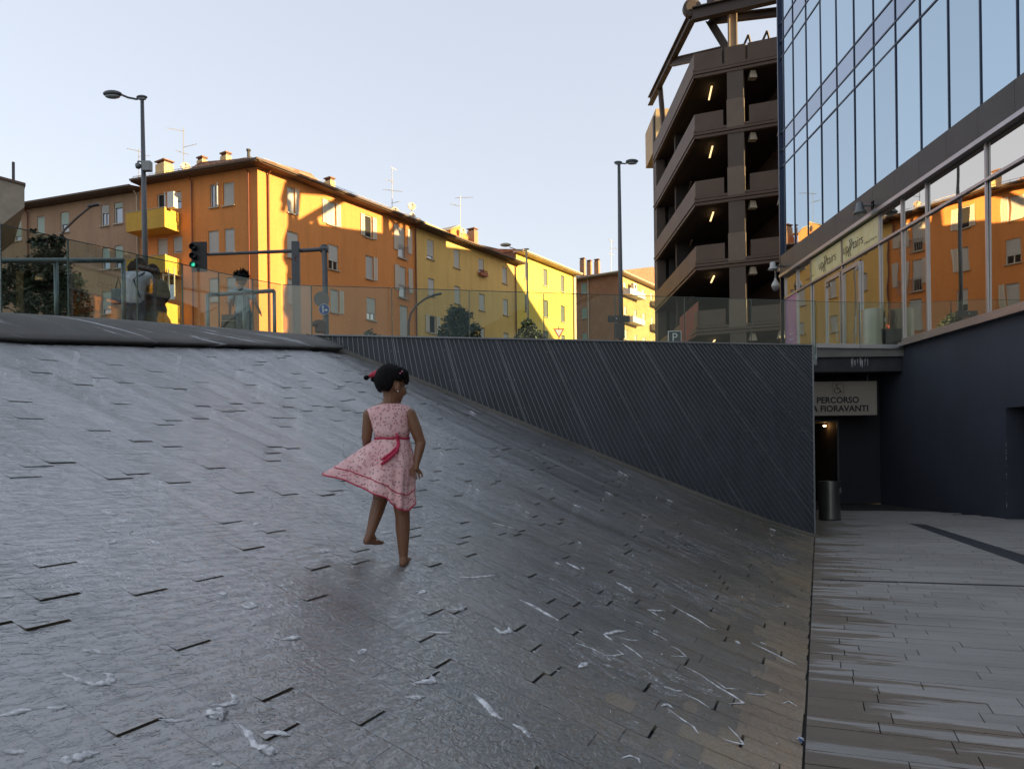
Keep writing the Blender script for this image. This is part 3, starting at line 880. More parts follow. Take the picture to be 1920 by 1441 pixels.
# hanging sign at the passage
SGY = 22.75
sg0, sg1 = at(1500, 716, SGY), at(1643, 778, SGY)
sg = thing("passage_sign", ((sg0.x + sg1.x) / 2, SGY, sg1.z), "pale rectangular accessible route sign hanging over the passage doorway", "sign")
mb = MB(); mb.box(((sg0.x + sg1.x) / 2, SGY, (sg0.z + sg1.z) / 2), (sg1.x - sg0.x, .12, sg0.z - sg1.z)); mb.build("board", M("sign_cream", (.34, .30, .245), .5, var=.05, fine=0), sg, bevel=.008)
mb = MB()
for x in (sg0.x + .3, sg1.x - .25): mb.bar((x, SGY, sg0.z), (x, SGY, 3.9), .03)
mb.build("hanger", M("frame_grey"), sg)
fy = SGY - .064
p = at(1571, 755, fy); text_mesh("PERCORSO", .25, m_black, sg, p, (1, 0, 0), (0, 0, 1), sx=1.0, bold=.007)
p = at(1569, 771, fy); text_mesh("VIA FIORAVANTI", .25, m_black, sg, p, (1, 0, 0), (0, 0, 1), sx=1.0, bold=.007)
c = at(1571, 729, fy); mb = MB()
s_ = .165
for a, b in (((-s_, -s_), (s_, -s_)), ((s_, -s_), (s_, s_)), ((s_, s_), (-s_, s_)), ((-s_, s_), (-s_, -s_))): mb.bar(c + V(a[0], 0, a[1]), c + V(b[0], 0, b[1]), .012, .006)
mb.tube([c + V(-.02 + .085 * math.cos(t), 0, -.045 + .085 * math.sin(t)) for t in [R(125 + k * 23) for k in range(11)]], .011, 6)
mb.tube([c + V(-.03, 0, .09), c + V(-.02, 0, .0), c + V(.055, 0, -.005), c + V(.085, 0, -.10), c + V(.12, 0, -.09)], .014, 6); mb.bar(c + V(-.025, 0, .04), c + V(.05, 0, .035), .018, .008); mb.ellipsoid(c + V(-.03, 0, .125), (.024, .006, .024))
mb.build("wheelchair_symbol", m_black, sg)

# yellow shop banners over the doors
def mat_banner():
    m, nt, b = nodes_of("banner_film"); n1 = noise(nt, coords(nt, (1, 1, .5)), 2.2, 4, .6)
    nt.links.new(ramp(nt, n1, [(.3, (.55, .50, .20)), (.5, (.66, .62, .34)), (.75, (.60, .64, .42))]), b.inputs["Base Color"]); b.inputs["Roughness"].default_value = .25
    MATS["banner_film"] = m; return m
m_ban = mat_banner(); m_brown = M("print_brown", (.09, .055, .02), .6, var=0, fine=0)
for (y0, y1, lab, ty) in ((28.66, 26.05, "yellow lettered banner over the left glazed door beside the purple panel", 27.35), (25.95, 23.4, "yellow lettered banner over the right glazed door", 25.3)):
    bn = thing("shop_banner", (WX, (y0 + y1) / 2, TZ), lab, "sign")
    mb = MB(); mb.box((WX - .012, (y0 + y1) / 2, (TZ + 8.8) / 2), (.02, y0 - y1 - .06, .80)); mb.build("film", m_ban, bn)
    text_mesh("up", .46, m_brown, bn, (WX - .026, ty + .16, TZ + .30), (0, -1, 0), (0, 0, 1), align='RIGHT', sx=.95)
    text_mesh("tairs", .46, m_brown, bn, (WX - .026, ty - .14, TZ + .30), (0, -1, 0), (0, 0, 1), align='LEFT', sx=.95)
    for oy in (0, -.13):
        mb = MB(); mb.tube([V(WX - .03, ty + .10 + oy - .085 * math.sin((k - 5) * .62) * (1 if k < 6 else 1), TZ + .12 + .055 * k) for k in range(11)], .013, 5); mb.build("swirl", m_brown, bn)
    mb = MB(); rr_ = random.Random(int(y0))
    for q_ in range(16): mb.box((WX - .024, (ty - 1.35 if y0 < 26 else ty + 1.55) + .35 - q_ * .055, TZ + .24 + rr_.uniform(-.02, .02)), (.004, .022, rr_.uniform(.03, .09)))
    mb.build("fine_print", m_brown, bn)

# ================================================================== things fixed to the glass building
wl_ = thing("wall_lamp", (WX, 23.6, 9.1), "grey bell shaped lamp on a bracket below the mirror glass", "lamp")
lp = at(1612, 386, 23.66)
mb = MB(); mb.tube([V(WX - .05, 23.6, lp.z), lp + V(.05, 0, .0)], .03, 8); mb.box((WX - .06, 23.6, lp.z), (.06, .2, .25)); mb.build("bracket", M("lamp_grey", (.17, .18, .18), .4, .4), wl_)
mb = MB(); mb.lathe(lp + V(0, 0, -.27), [(.14, 0), (.20, .04), (.19, .08), (.13, .14), (.12, .24), (.09, .36), (.05, .38), (.0, .38)], 16); mb.build("housing", M("lamp_grey"), wl_, smooth=True)
mb = MB(); mb.lathe(lp + V(0, 0, -.30), [(.0, 0), (.09, .005), (.13, .035)], 16); mb.build("lens", M("lens_grey", (.35, .36, .36), .2), wl_, smooth=True)
cc = thing("security_camera", (WX - .3, 31.5, 7.3), "pale dome security camera with a lamp on the corner bracket of the glass building", "camera")
p1 = at(1450, 494, 31.3); p2 = at(1454, 522, 31.3)
m_cctv = M("cctv_white", (.50, .50, .47), .4, var=.05)
mb = MB(); mb.bar(V(WX, 31.4, p1.z - .1), V(p1.x, 31.3, p1.z - .1), .06); mb.bar(V(p2.x, 31.3, p1.z - .1), p2 + V(0, 0, -.05), .05); mb.build("bracket", M("lamp_grey"), cc)
mb = MB(); mb.lathe(p1 + V(-.02, 0, -.25), [(.20, 0), (.17, .06), (.12, .12), (.11, .30), (.0, .33)], 14); mb.build("lamp_head", m_cctv, cc, smooth=True)
mb = MB(); mb.lathe(p2 + V(0, 0, -.35), [(.16, 0), (.17, .06), (.13, .16), (.05, .3), (.04, .36)], 14); mb.build("camera_body", m_cctv, cc, smooth=True)
mb = MB(); mb.ellipsoid(p2 + V(0, 0, -.36), (.14, .14, .16)); mb.build("dome", M("dome_glass", (.20, .20, .20), .1), cc, smooth=True)

# ================================================================== car park
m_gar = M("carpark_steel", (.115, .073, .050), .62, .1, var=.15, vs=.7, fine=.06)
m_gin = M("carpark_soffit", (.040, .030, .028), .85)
m_gcol = M("carpark_column", (.11, .083, .064), .7, var=.1)
m_tube = M_emit("tube_light", (1.0, .66, .30), .45)
GC = V(10.22, 42.1, 0); GL = V(0, 1, 0); GRD = V(.924, -.383, 0).normalized()
GLN = V(-1, 0, 0); GRN = V(GRD.y, -GRD.x, 0)
ga = thing("car_park", (10.2, 42.1, 4.4), "brown steel multi storey car park with open decks and roof frame", "building")
LEV = [22.25, 18.93, 15.28, 11.75, 8.2, 4.75]
LL, LR = 12.0, 5.6
def gp(l, r, z, out=0.0): return GC + GL * l + GRD * r + V(0, 0, z)
BKR = GC + GRD * LR
for i, z in enumerate(LEV):
    ph = 1.27
    for (side, L, d, nrm) in (("l", LL, GL, GLN), ("r", LR, GRD, GRN)):
        segs = [(0, L)] if side == "l" else [(0, 1.50), (1.62, 2.70), (2.82, L)]
        if side == "r" and i > 0: segs = [(0, 1.52), (2.86, L)]
        for a, b in segs:
            p = GC + d * ((a + b) / 2) + nrm * -.06 + V(0, 0, z + .42 + (ph - .42) / 2)
            mb = MB(); mb.box(p, (b - a - (.002 if side == "r" else 0), .12, ph - .42), (d, nrm, V(0, 0, 1))); mb.build("parapet_panel", m_gar, ga)
        for (zz, hh, oo) in ((z + .34, .13, .03), (z + .17, .13, .07), (z, .15, .02)):
            p = GC + d * (L / 2) + nrm * (oo - .10) + V(0, 0, zz)
            mb = MB(); mb.box(p, (L + .1, .2, hh), (d, nrm, V(0, 0, 1))); mb.build("edge_rail", m_gar, ga)
    sl = [GC + GL * .2 + GRD * .15 + V(0, 0, z - .06), GC + GL * LL + V(.2, -.1, z - .06), V(BKR.x - .2, GC.y + LL - .1, z - .06), BKR + GL * .2 + V(-.2, 0, z - .06)]
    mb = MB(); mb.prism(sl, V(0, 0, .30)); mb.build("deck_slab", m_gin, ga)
for i in range(len(LEV) - 1):
    z0, z1 = LEV[i + 1] + .24, LEV[i] - .06
    for r0 in (1.54,):
        p = GC + GRD * (r0 + .62) + GRN * -.12
        mb = MB(); mb.box(p + V(0, 0, (z0 + z1) / 2) - GRN * .35, (.84, .9, z1 - z0), (GRD, GRN, V(0, 0, 1))); c_ = mb.build("column", m_gcol, ga)
        mb = MB(); mb.box(p + V(0, 0, z0 + .75), (.90, .34, 1.5), (GRD, GRN, V(0, 0, 1))); mb.build("column_lit_part", M("column_lit", (.19, .14, .105), .7, var=.1), ga)  # lower column paler: the light falling there is put into its colour
    mb = MB(); mb.box(V(GC.x + .35, GC.y + LL - .3, (z0 + z1) / 2), (.6, .6, z1 - z0)); mb.build("column", m_gcol, ga)
    for (px, py, Y) in ((1411, (150, 270, 395, 515, 640)[i] + 2, 41.3), (1466, (136, 262, 388, 510, 640)[i] + 2, 40.6)):
        p = at(px, py, Y); p.z = LEV[i] - .32
        mb = MB(); mb.add([p + V(-.13, -.13, .2), p + V(.13, -.13, .2), p + V(.13, .13, .2), p + V(-.13, .13, .2), p + V(-.2, -.2, -.2), p + V(.2, -.2, -.2), p + V(.2, .2, -.2), p + V(-.2, .2, -.2)],
                          [(0, 1, 2, 3), (7, 6, 5, 4), (0, 4, 5, 1), (1, 5, 6, 2), (2, 6, 7, 3), (3, 7, 4, 0)]); mb.build("flood_light", M("floodlight", (.42, .36, .28), .4), ga)
    p = GC + GL * 1.0 + GRD * 1.2 + V(0, 0, LEV[i] - .25)
    mb = MB(); mb.bar(p, p + V(.25, 1.6, 0), .08, .05); mb.build("tube_light", m_tube, ga)
    p = GC + GL * 6.5 + GRD * 1.3 + V(0, 0, LEV[i] - .25)
    mb = MB(); mb.bar(p, p + V(.2, 1.4, 0), .10, .06); mb.build("tube_light", M("floodlight"), ga)
mb = MB(); mb.box((GC.x + 7, 49.5, 13.5), (13, .4, 18)); mb.box((GC.x + 5.2, 45, 13.5), (.4, 9, 18)); mb.build("sun_block_wall", m_gin, ga)  # inner walls added to stop sun crossing the open decks
mb = MB(); mb.box((GC.x + .75, GC.y + LL + .25, 13.5), (1.4, .5, 24)); mb.box((GC.x + 3.6, GC.y + LL - .6, 13.5), (5.4, .3, 18)); mb.box(GC + GRD * 2.2 + GRN * -.22 + V(0, 0, 23.05), (1.6, .1, .9), (GRD, GRN, V(0, 0, 1))); mb.build("stair_pier", M("pier_dark", (.07, .065, .065), .8), ga)
mb = MB(); mb.prism([V(GC.x + .15, GC.y + LL - .2, 23.3), V(GC.x + 1.7, GC.y + LL - .2, 23.3), V(GC.x + 1.7, GC.y + LL + 4, 23.3), V(GC.x + .15, GC.y + LL + 4, 23.3)], V(0, 0, 2.6)); mb.build("stair_head", M("stair_tan", (.50, .36, .20), .7), ga)
mb = MB(); mb.box((43, 54, 15.5), (36, 16, 23)); wg = mb.build("shade_block", m_gar, ga)  # unseen block added to shade the house fronts
# coloured cloth hung at the lowest parapet
mb = MB(); a = at(1277, 618, 45.6); b = at(1312, 590, 42.0); mb.add([a + V(-.08, 0, .7), b + V(-.08, 0, .75), b + V(-.08, 0, -1.0), a + V(-.08, 0, -1.0)], [(0, 1, 2, 3)])
rb = mb.build("red_panel", M("red_panel", (.24, .07, .05), .7), ga); rb["label"] = "dull red panel at the lowest car park deck"
# steel roof frame
m_st = M("roof_steel", (.075, .055, .045), .6, .3); m_stl = M("roof_steel_tan", (.34, .26, .18), .6, .2)
def beam(name, a, b, w=.3, h=.45, m=None):
    mb = MB(); a = Vector(a); b = Vector(b)
    d = (b - a).normalized(); up = V(0, 0, 1) if abs(d.z) < .9 else V(1, 0, 0); x = d.cross(up).normalized(); z = x.cross(d)
    for o in (-1, 1): mb.bar(a + z * (o * (h / 2 - .03)), b + z * (o * (h / 2 - .03)), w, .06, up)
    mb.bar(a, b, .05, h - .12, up); return mb.build(name, m or m_st, ga)
ZT = 25.6
cA = at(1309, 28, 42.0); cB = at(1230, 190, 54.3); cB.x = GC.x - .15
cA.x = GC.x - .05
beam("roof_beam", cB, cA, .35, .6)
fr_ = GC + GRD * LR + V(0, 0, cA.z + .1)
beam("roof_beam", cA, fr_, .4, .7)
mb = MB(); mb.lathe(cA + V(.0, .2, .45), [(.35, -.2), (.5, -.15), (.5, .15), (.35, .2)], 16, (V(1, 0, 0), V(0, 0, 1), V(0, 1, 0))); mb.lathe(cA + V(1.2, .1, .55), [(.4, -.35), (.4, .35)], 14); mb.build("beam_end_roller", m_st, ga, smooth=False)
cm = GC + GRD * 2.15
beam("roof_column", cm + V(0, .3, 23.0), cm + V(0, .3, cA.z - .2), .3, .45, m_stl)
l1 = cA.lerp(cB, .42); m1 = cm + V(0, .8, 23.75)
beam("roof_beam", l1 + V(0, 0, -.35), m1, .3, .45); beam("roof_beam", m1, GC + GRD * LR + V(0, 3.2, 24.1), .3, .45)
k1 = at(1330, 38, 42.6); beam("roof_brace", k1, m1 + V(-.1, -.1, -.2), .3, .4)
beam("roof_beam", k1, GC + GRD * LR + V(0, 1.0, 25.2), .28, .42)
for j in range(3):                          # web of the lattice girders, shadows fall on the houses
    x0 = 2.6 + j * 1.0
    a = GC + GRD * x0 + V(0, 2.4, 25.1); b = GC + GRD * (x0 + .5) + V(0, 3.0, 23.95); c = GC + GRD * (x0 + 1) + V(0, 2.4, 25.1)
    mb = MB(); mb.bar(a, b, .09); mb.bar(b, c, .09); mb.build("lattice_bar", m_st, ga)
for j in (3,):
    a = V(GC.x + .2, GC.y + 1.0 + j * 2.8, 23.5); z = cA.z + (cB.z - cA.z) * (j * 2.8 + 1) / 12
    beam("roof_column", a, a + V(-.2, 0, z - 23.6), .22, .3); 
    b = V(GC.x + .1, GC.y + 1.0 + j * 2.8 + 2.7, 23.5)
    if j > 5: beam("roof_brace", V(GC.x, a.y, z - .2), b, .16, .22)
for j in range(5):  # unseen frame on top of the added shading block
    x0 = V(26 + j * 7, 46.2, 27)
    beam("roof_column", x0, x0 + V(0, 0, 4.2), .4, .4)
    if j < 4: beam("roof_brace", x0 + V(0, 0, .2), x0 + V(7, 0, 4.0), .35, .35); beam("roof_beam", x0 + V(0, 0, 4.2), x0 + V(7, 0, 4.2), .5, .7); beam("roof_beam", x0 + V(0, 0, 2.4), x0 + V(7, 0, 2.4), .3, .4)

# ================================================================== apartment buildings
class Face:
    def __init__(s, O, u):
        s.O = Vector((O[0], O[1], 0)); s.u = Vector((u[0], u[1], 0)).normalized(); s.n = V(s.u.y, -s.u.x, 0)
        if s.n.dot(-s.O) < 0: s.n = -s.n
    def P(s, t, z, d=0.0): return s.O + s.u * t + s.n * d + V(0, 0, z)
    def px(s, x, y):
        r = ray(x, y); r2 = V(r.x, r.y, 0)
        k = s.O.dot(s.n) / r2.dot(s.n); p = r2 * k
        return (p - s.O).dot(s.u), EYE + r.z * k
    def ax(s): return (s.u, s.n, V(0, 0, 1))
def wall_holes(F, t0, t1, z0, z1, holes, depth=.16):
    mb = MB(); ts = sorted({t0, t1, *[h[0] for h in holes], *[h[1] for h in holes]}); zz = sorted({z0, z1, *[h[2] for h in holes], *[h[3] for h in holes]})
    for i in range(len(ts) - 1):
        run = None
        for j in range(len(zz) - 1):
            tc = (ts[i] + ts[i + 1]) / 2; zc = (zz[j] + zz[j + 1]) / 2
            if not (t0 <= tc <= t1 and z0 <= zc <= z1) or any(h[0] < tc < h[1] and h[2] < zc < h[3] for h in holes):
                if run is not None: mb.quad(F.P(ts[i], run), F.P(ts[i + 1], run), F.P(ts[i + 1], zz[j]), F.P(ts[i], zz[j])); run = None
            elif run is None: run = zz[j]
        if run is not None: mb.quad(F.P(ts[i], run), F.P(ts[i + 1], run), F.P(ts[i + 1], zz[-1]), F.P(ts[i], zz[-1]))
    for a, b, c, d in holes:
        for p, q in (((a, c), (b, c)), ((b, c), (b, d)), ((b, d), (a, d)), ((a, d), (a, c))):
            mb.quad(F.P(*p), F.P(*q), F.P(*q, -depth), F.P(*p, -depth))
    return mb
m_frame = M("window_cream", (.62, .57, .46), .6, var=.06); m_framew = M("window_white", (.62, .60, .56), .6, var=.06)
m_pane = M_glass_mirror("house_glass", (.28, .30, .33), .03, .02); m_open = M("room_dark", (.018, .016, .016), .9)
m_sill = M("sill_stone", (.42, .36, .27), .7)
def mat_blind(name, col):
    m, nt, b = nodes_of(name); w = N(nt, "ShaderNodeTexWave"); w.wave_type = 'BANDS'; w.bands_direction = 'Z'; w.inputs["Scale"].default_value = 5.5
    nt.links.new(coords(nt), w.inputs["Vector"]); nt.links.new(ramp(nt, w.outputs["Fac"], [(0, tuple(x * .72 for x in col)), (.4, col)]), b.inputs["Base Color"]); b.inputs["Roughness"].default_value = .6
    nt.links.new(bump(nt, w.outputs["Fac"], .5, .02), b.inputs["Normal"]); MATS[name] = m; return m
m_bl = {"white": mat_blind("blind_white", (.46, .45, .42)), "green": mat_blind("blind_green", (.20, .30, .22)), "grey": mat_blind("blind_grey", (.12, .13, .12)), "lgreen": mat_blind("blind_pale_green", (.40, .48, .42))}
m_shut = mat_blind("shutter_cream", (.52, .44, .36))
def window(F, bld, x0, z0, x1, z1, kind="white", shut=(), half=0.0, open_leaf=False, sill=True, d=-.10, fm=None):
    fm = fm or m_frame; w = .055; ax = F.ax(); tc, zc = (x0 + x1) / 2, (z0 + z1) / 2; W_, H_ = x1 - x0, z1 - z0
    mb = MB()
    for (cx, cz, sx, sz) in ((x0 + w / 2, zc, w, H_), (x1 - w / 2, zc, w, H_), (tc, z0 + w / 2, W_ - 2 * w, w), (tc, z1 - w / 2, W_ - 2 * w, w)):
        mb.box(F.P(cx, cz, d), (sx, .06, sz), ax)
    if kind in ("glass", "mixed"): mb.box(F.P(tc, zc, d), (w, .05, H_ - 2 * w), ax)
    wd = mb.build("window", fm, bld)
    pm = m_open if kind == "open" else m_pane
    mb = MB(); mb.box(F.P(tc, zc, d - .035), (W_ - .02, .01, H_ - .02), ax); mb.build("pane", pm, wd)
    if kind in m_bl or kind == "mixed":
        c_ = z0 + (H_ * half); bm_ = m_bl.get(kind, m_bl["white"])
        mb = MB(); mb.box(F.P(tc, (c_ + z1 - w) / 2, d + .034), (W_ - 2 * w + .01, .012, z1 - w - c_ - (.06 if half == 0 else 0)), ax); mb.build("roller_blind", bm_, wd)
    for sd in shut:
        xx = x0 - W_ * .27 - .02 if sd < 0 else x1 + W_ * .27 + .02
        mb = MB(); mb.box(F.P(xx, zc, .035), (W_ * .5, .035, H_ - .02), ax); sh = mb.build("shutter", m_shut, wd)
        mb = MB()
        for (cx, cz, sx, sz) in ((xx - W_ * .25 + .03, zc, .06, H_), (xx + W_ * .25 - .03, zc, .06, H_)): mb.box(F.P(cx, cz, .058), (sx, .016, sz), ax)
        mb.build("shutter_stile", m_frame, wd)
    if open_leaf:
        mb = MB(); a = F.P(x0, z0 + .05, -.02); dirv = (F.n * .8 - F.u * .5).normalized(); L = W_ * .5
        for (p, q) in ((a, a + dirv * L), (a + V(0, 0, H_ - .1), a + dirv * L + V(0, 0, H_ - .1)), (a, a + V(0, 0, H_ - .1)), (a + dirv * L, a + dirv * L + V(0, 0, H_ - .1))): mb.bar(p, q, .06, .05)
        mb.build("open_casement", m_framew, wd)
    if sill:
        mb = MB(); mb.box(F.P(tc, z0 - .04, .04), (W_ + .16, .14, .07), ax); mb.build("sill", m_sill, wd)
    return wd
def block(F, bld, t0, t1, z1, depth=9.0, z0=4.3):
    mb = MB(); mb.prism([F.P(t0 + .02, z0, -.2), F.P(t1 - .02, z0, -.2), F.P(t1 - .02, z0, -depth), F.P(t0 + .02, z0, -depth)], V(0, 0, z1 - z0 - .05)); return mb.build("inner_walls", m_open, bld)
def chimney(roof, px0, py0, px1, py1, Y, m, cap=True):
    a = at(px0, py0, Y); b = at(px1, py1, Y); w = abs(b.x - a.x); cx = (a.x + b.x) / 2; u = V(.834, -.552, 0); n = V(-.552, -.834, 0)
    w = w * .86; mb = MB(); base = min(b.z, a.z) - 1.2
    mb.box(V(cx, Y, (base + a.z - .25) / 2), (w, w * .7, a.z - .25 - base), (u, n, V(0, 0, 1))); c_ = mb.build("chimney", m, roof)
    mb = MB(); mb.box(V(cx, Y, a.z - .04), (w * 1.08, w * .8, .08), (u, n, V(0, 0, 1)))
    for sx in (-.35, 0, .35): mb.box(V(cx, Y, a.z - .16) + u * (w * sx), (.09, w * .5, .18), (u, n, V(0, 0, 1)))
    mb.build("chimney_cap", M("chimney_cap", (.20, .11, .07), .8), roof)
def balcony(F, bld, xa, xb, z0, z1, proj, m):
    ax = F.ax(); mb = MB(); tc = (xa + xb) / 2
    mb.box(F.P(tc, z0 - .08, proj / 2), (abs(xb - xa), proj, .16), ax); mb.box(F.P(tc, (z0 + z1) / 2, proj - .05), (abs(xb - xa), .1, z1 - z0 - .004), ax)
    for t in (min(xa, xb) + .05, max(xa, xb) - .05): mb.box(F.P(t, (z0 + z1) / 2, proj / 2 - .05), (.1, proj - .1, z1 - z0 - .004), ax)
    b = mb.build("balcony", m, bld)
    mb = MB(); mb.box(F.P(tc, z1 + .015, proj - .05), (abs(xb - xa) + .04, .16, .035), ax); mb.build("balcony_coping", m_sill, b)
    return b
def pipe(F, bld, t, z0, z1, m, r=.06):
    mb = MB(); mb.tube([F.P(t, z0, .1), F.P(t, z1 - .25, .1), F.P(t, z1, .35)], r, 8); return mb.build("drainpipe", m, bld)

UR = V(.552, .834, 0).normalized(); UL = V(-.834, .552, 0).normalized()
OC = at(482.5, 318, 47.8)
FR = Face((OC.x, OC.y), UR); FL = Face((OC.x, OC.y), UL)
_z = FR.px(484, 313)[1] - .30; _r = ray(42, 393); _k = (_z - EYE) / _r.z; ULW = V(_r.x * _k - OC.x, _k - OC.y, 0).normalized()
FL = Face((OC.x, OC.y), ULW)
EZ = FR.px(484, 313)[1]
tR = FR.px(779, 430)[0]; tL = FL.px(262, 360)[0]; tY = FR.px(968, 495)[0]; tB = FR.px(1077, 520)[0]; tBr = FL.px(-90, 430)[0]
Z0 = 4.35
m_or = M_plaster("orange_plaster", (.66, .25, .065), .14); m_orR = M_plaster("orange_plaster_front", (.66, .25, .065), .12); m_ye = M_plaster("ochre_plaster", (.68, .44, .14), .14); m_by = M_plaster("yellow_plaster", (.72, .52, .10), .1); m_br = M_plaster("rose_plaster", (.40, .25, .155), .2)
m_pipe = M("drain_copper", (.16, .045, .02), .5); m_eave = M("eave_brown", (.12, .075, .05), .8); m_eavel = M("eave_cream", (.48, .40, .29), .8)
m_roof = M("roof_tile", (.28, .13, .075), .85, var=.3, vs=3, bmp=.4, bs=12); m_chim = M("chimney_plaster", (.58, .42, .20), .8); m_chimb = M("chimney_brick", (.36, .20, .11), .85)
m_iron = M("iron_rail", (.30, .27, .24), .5, .3)
o1, s1 = (0, 150), 480 / 1356.0; o2, s2 = (360, 260), 480 / 1647.0; o3, s3 = (760, 360), 500 / 1920.0
def rect(F, o, s, x0, y0, x1, y1):
    t0, za = F.px(o[0] + x0 * s, o[1] + y0 * s); t1, zb = F.px(o[0] + x1 * s, o[1] + y1 * s)
    tm = (t0 + t1) / 2; zt = F.px(o[0] + (x0 + x1) * s / 2, o[1] + (y0) * s)[1]; zb2 = F.px(o[0] + (x0 + x1) * s / 2, o[1] + y1 * s)[1]
    return min(t0, t1), min(zt, zb2), max(t0, t1), max(zt, zb2)
def storeys(F, b, specs, sc, t0, t1, zt, m, depth=9, fm=None):
    holes = []; wins = []
    for (x0, y0, x1, y1, kw) in specs:
        a, c, b2, d = rect(F, *sc, x0, y0, x1, y1); wins.append((a, c, b2, d, kw))
    # repeat the lowest visible row down to the street
    for a, c, b2, d, kw in wins:
        holes.append((a, b2, c, d))
    mb = wall_holes(F, t0, t1, Z0, zt, holes); mb.build("wall", m, b)
    for a, c, b2, d, kw in wins: window(F, b, a, c, b2, d, fm=fm, **kw)
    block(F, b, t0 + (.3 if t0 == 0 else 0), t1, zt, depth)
    return wins
w = dict; wh = w(kind="white"); gr = w(kind="lgreen")

# --- orange building at the corner (two fronts)
ob = thing("orange_apartment_building", (OC.x, OC.y, Z0), "orange corner apartment block with half open shutters and yellow ended balconies", "building")
storeys(FR, ob, [
    (612, 312, 660, 478, w(kind="mixed", shut=(1,))), (868, 405, 925, 555, w(kind="white", shut=(-1, 1))), (1110, 495, 1160, 635, w(kind="open", shut=(-1, 1))), (1325, 572, 1370, 765, w(kind="white", shut=(), half=.3)),
    (612, 600, 686, 768, w(kind="mixed")), (877, 684, 942, 842, w(kind="mixed", half=.35)), (1117, 754, 1166, 902, w(kind="mixed", shut=(1,))), (1331, 823, 1377, 1020, w(kind="white", half=.35)),
    (618, 898, 648, 1058, w(kind="white")), (890, 970, 946, 1118, w(kind="white", shut=(1,))), (1123, 1024, 1183, 1166, w(kind="mixed", half=.3)), (1337, 1074, 1390, 1270, w(kind="white"))],
    (o2, s2), 0, tR, EZ, m_orR)
for (x0, y0, x1, y1) in ((1325, 690, 1388, 775), (1330, 945, 1395, 1030)):     # little french balcony rails
    a, c, b2, d = rect(FR, o2, s2, x0, y0, x1, y1); mb = MB()
    mb.bar(FR.P(a, d, .12), FR.P(b2, d, .12), .04); mb.bar(FR.P(a, c, .12), FR.P(b2, c, .12), .04)
    for k in range(9): t = a + (b2 - a) * k / 8; mb.bar(FR.P(t, c, .12), FR.P(t, d, .12), .022)
    mb.build("balcony_rail", m_iron, ob)
    t = (a + b2) / 2
    for sg_ in (-1, 1):
        zc = d + .5; mb = MB(); mb.box(FR.P(t + sg_ * .78, zc, .035), (.5, .035, 1.9), FR.ax()); mb.build("shutter", m_shut, ob)
storeys(FL, ob, [
    (832, 602, 878, 686, w(kind="open", open_leaf=True, sill=False)), (914, 592, 962, 682, w(kind="white", half=.45, sill=False)), (1112, 552, 1155, 674, w(kind="glass", open_leaf=True)), (1182, 542, 1240, 664, wh),
    (834, 838, 888, 928, w(kind="mixed", sill=False)), (917, 828, 966, 916, w(kind="white", half=.1, sill=False)), (1103, 797, 1160, 916, w(kind="mixed")), (1189, 786, 1243, 911, wh),
    (845, 1040, 925, 1165, w(kind="glass", sill=False)), (1107, 1048, 1158, 1172, w(kind="white")), (1200, 1043, 1250, 1168, wh)],
    (o1, s1), 0.0, tL, EZ, m_or)
m_balc = M_plaster("balcony_plaster", (.62, .36, .055), .12)
for (ya, yb) in ((690, 792), (934, 1024), (1180, 1282)):
    t_r = FL.px(o1[0] + 955 * s1, 400)[0]; t_l = FL.px(o1[0] + 752 * s1, 400)[0]
    zt = FL.px(o1[0] + 930 * s1, o1[1] + (ya - 8) * s1)[1] - .35; zb = FL.px(o1[0] + 930 * s1, o1[1] + (yb - 22) * s1)[1] - .35
    balcony(FL, ob, t_r, t_l, zb, zt, 1.35, m_balc)
a, c, b2, d = rect(FL, o1, s1, 925, 628, 992, 690); mb = MB(); mb.box(FL.P(a + .25, c + .3, 1.0), (.5, .35, 1.0), FL.ax()); mb.build("balcony_cabinet", m_framew, ob)
a, c, b2, d = rect(FL, o1, s1, 938, 1020, 1005, 1170); mb = MB()
for t in (a + .05, (a + b2) / 2, b2 - .05): mb.bar(FL.P(t, c, 1.25), FL.P(t, d, 1.25), .05)
mb.bar(FL.P(a, (c + d) / 2 + .5, 1.25), FL.P(b2, (c + d) / 2 + .5, 1.25), .05); mb.build("balcony_glazing_bar", m_frame, ob)
pipe(FR, ob, .75, Z0, EZ - .05, m_pipe); pipe(FR, ob, tR - .1, Z0, EZ - .05, m_pipe); pipe(FL, ob, FL.px(o1[0] + 1322 * s1, 400)[0], Z0, EZ - .05, m_pipe, .05); pipe(FL, ob, FL.px(o1[0] + 1022 * s1, 400)[0], Z0, EZ - .05, m_pipe, .05)
def roof_slab(b, F, t0, t1, z, over=.75, depth=9.5, m_e=None, rise=.95, th=.16):
    e0, e1 = t0, t1
    mb = MB(); mb.prism([F.P(e0, z, over), F.P(e1, z, over), F.P(e1, z, -.3), F.P(e0, z, -.3)], V(0, 0, th)); ev = mb.build("eave", m_e or m_eave, b)
    mb = MB(); mb.bar(F.P(e0, z + .12, over + .06), F.P(e1, z + .12, over + .06), .13, .12); mb.build("gutter", m_e or m_eave, ev)
    mb = MB(); rows = [[F.P(t0 + (t1 - t0) * i / 8, z + th + .01 + rise * k / 4, over - (depth * .5 + over) * k / 4) for i in range(9)] for k in range(5)]
    mb.grid(rows); r2 = [[F.P(t0 + (t1 - t0) * i / 8, z + th + rise - rise * k / 4, -depth * .5 - depth * .5 * k / 4) for i in range(9)] for k in range(5)]; mb.grid(r2)
    for t in (t0, t1): mb.add([F.P(t, z + th, over), F.P(t, z + th + rise, -depth * .5), F.P(t, z + th, -depth)], [(0, 1, 2)])
    return mb.build("roof", m_roof, b)
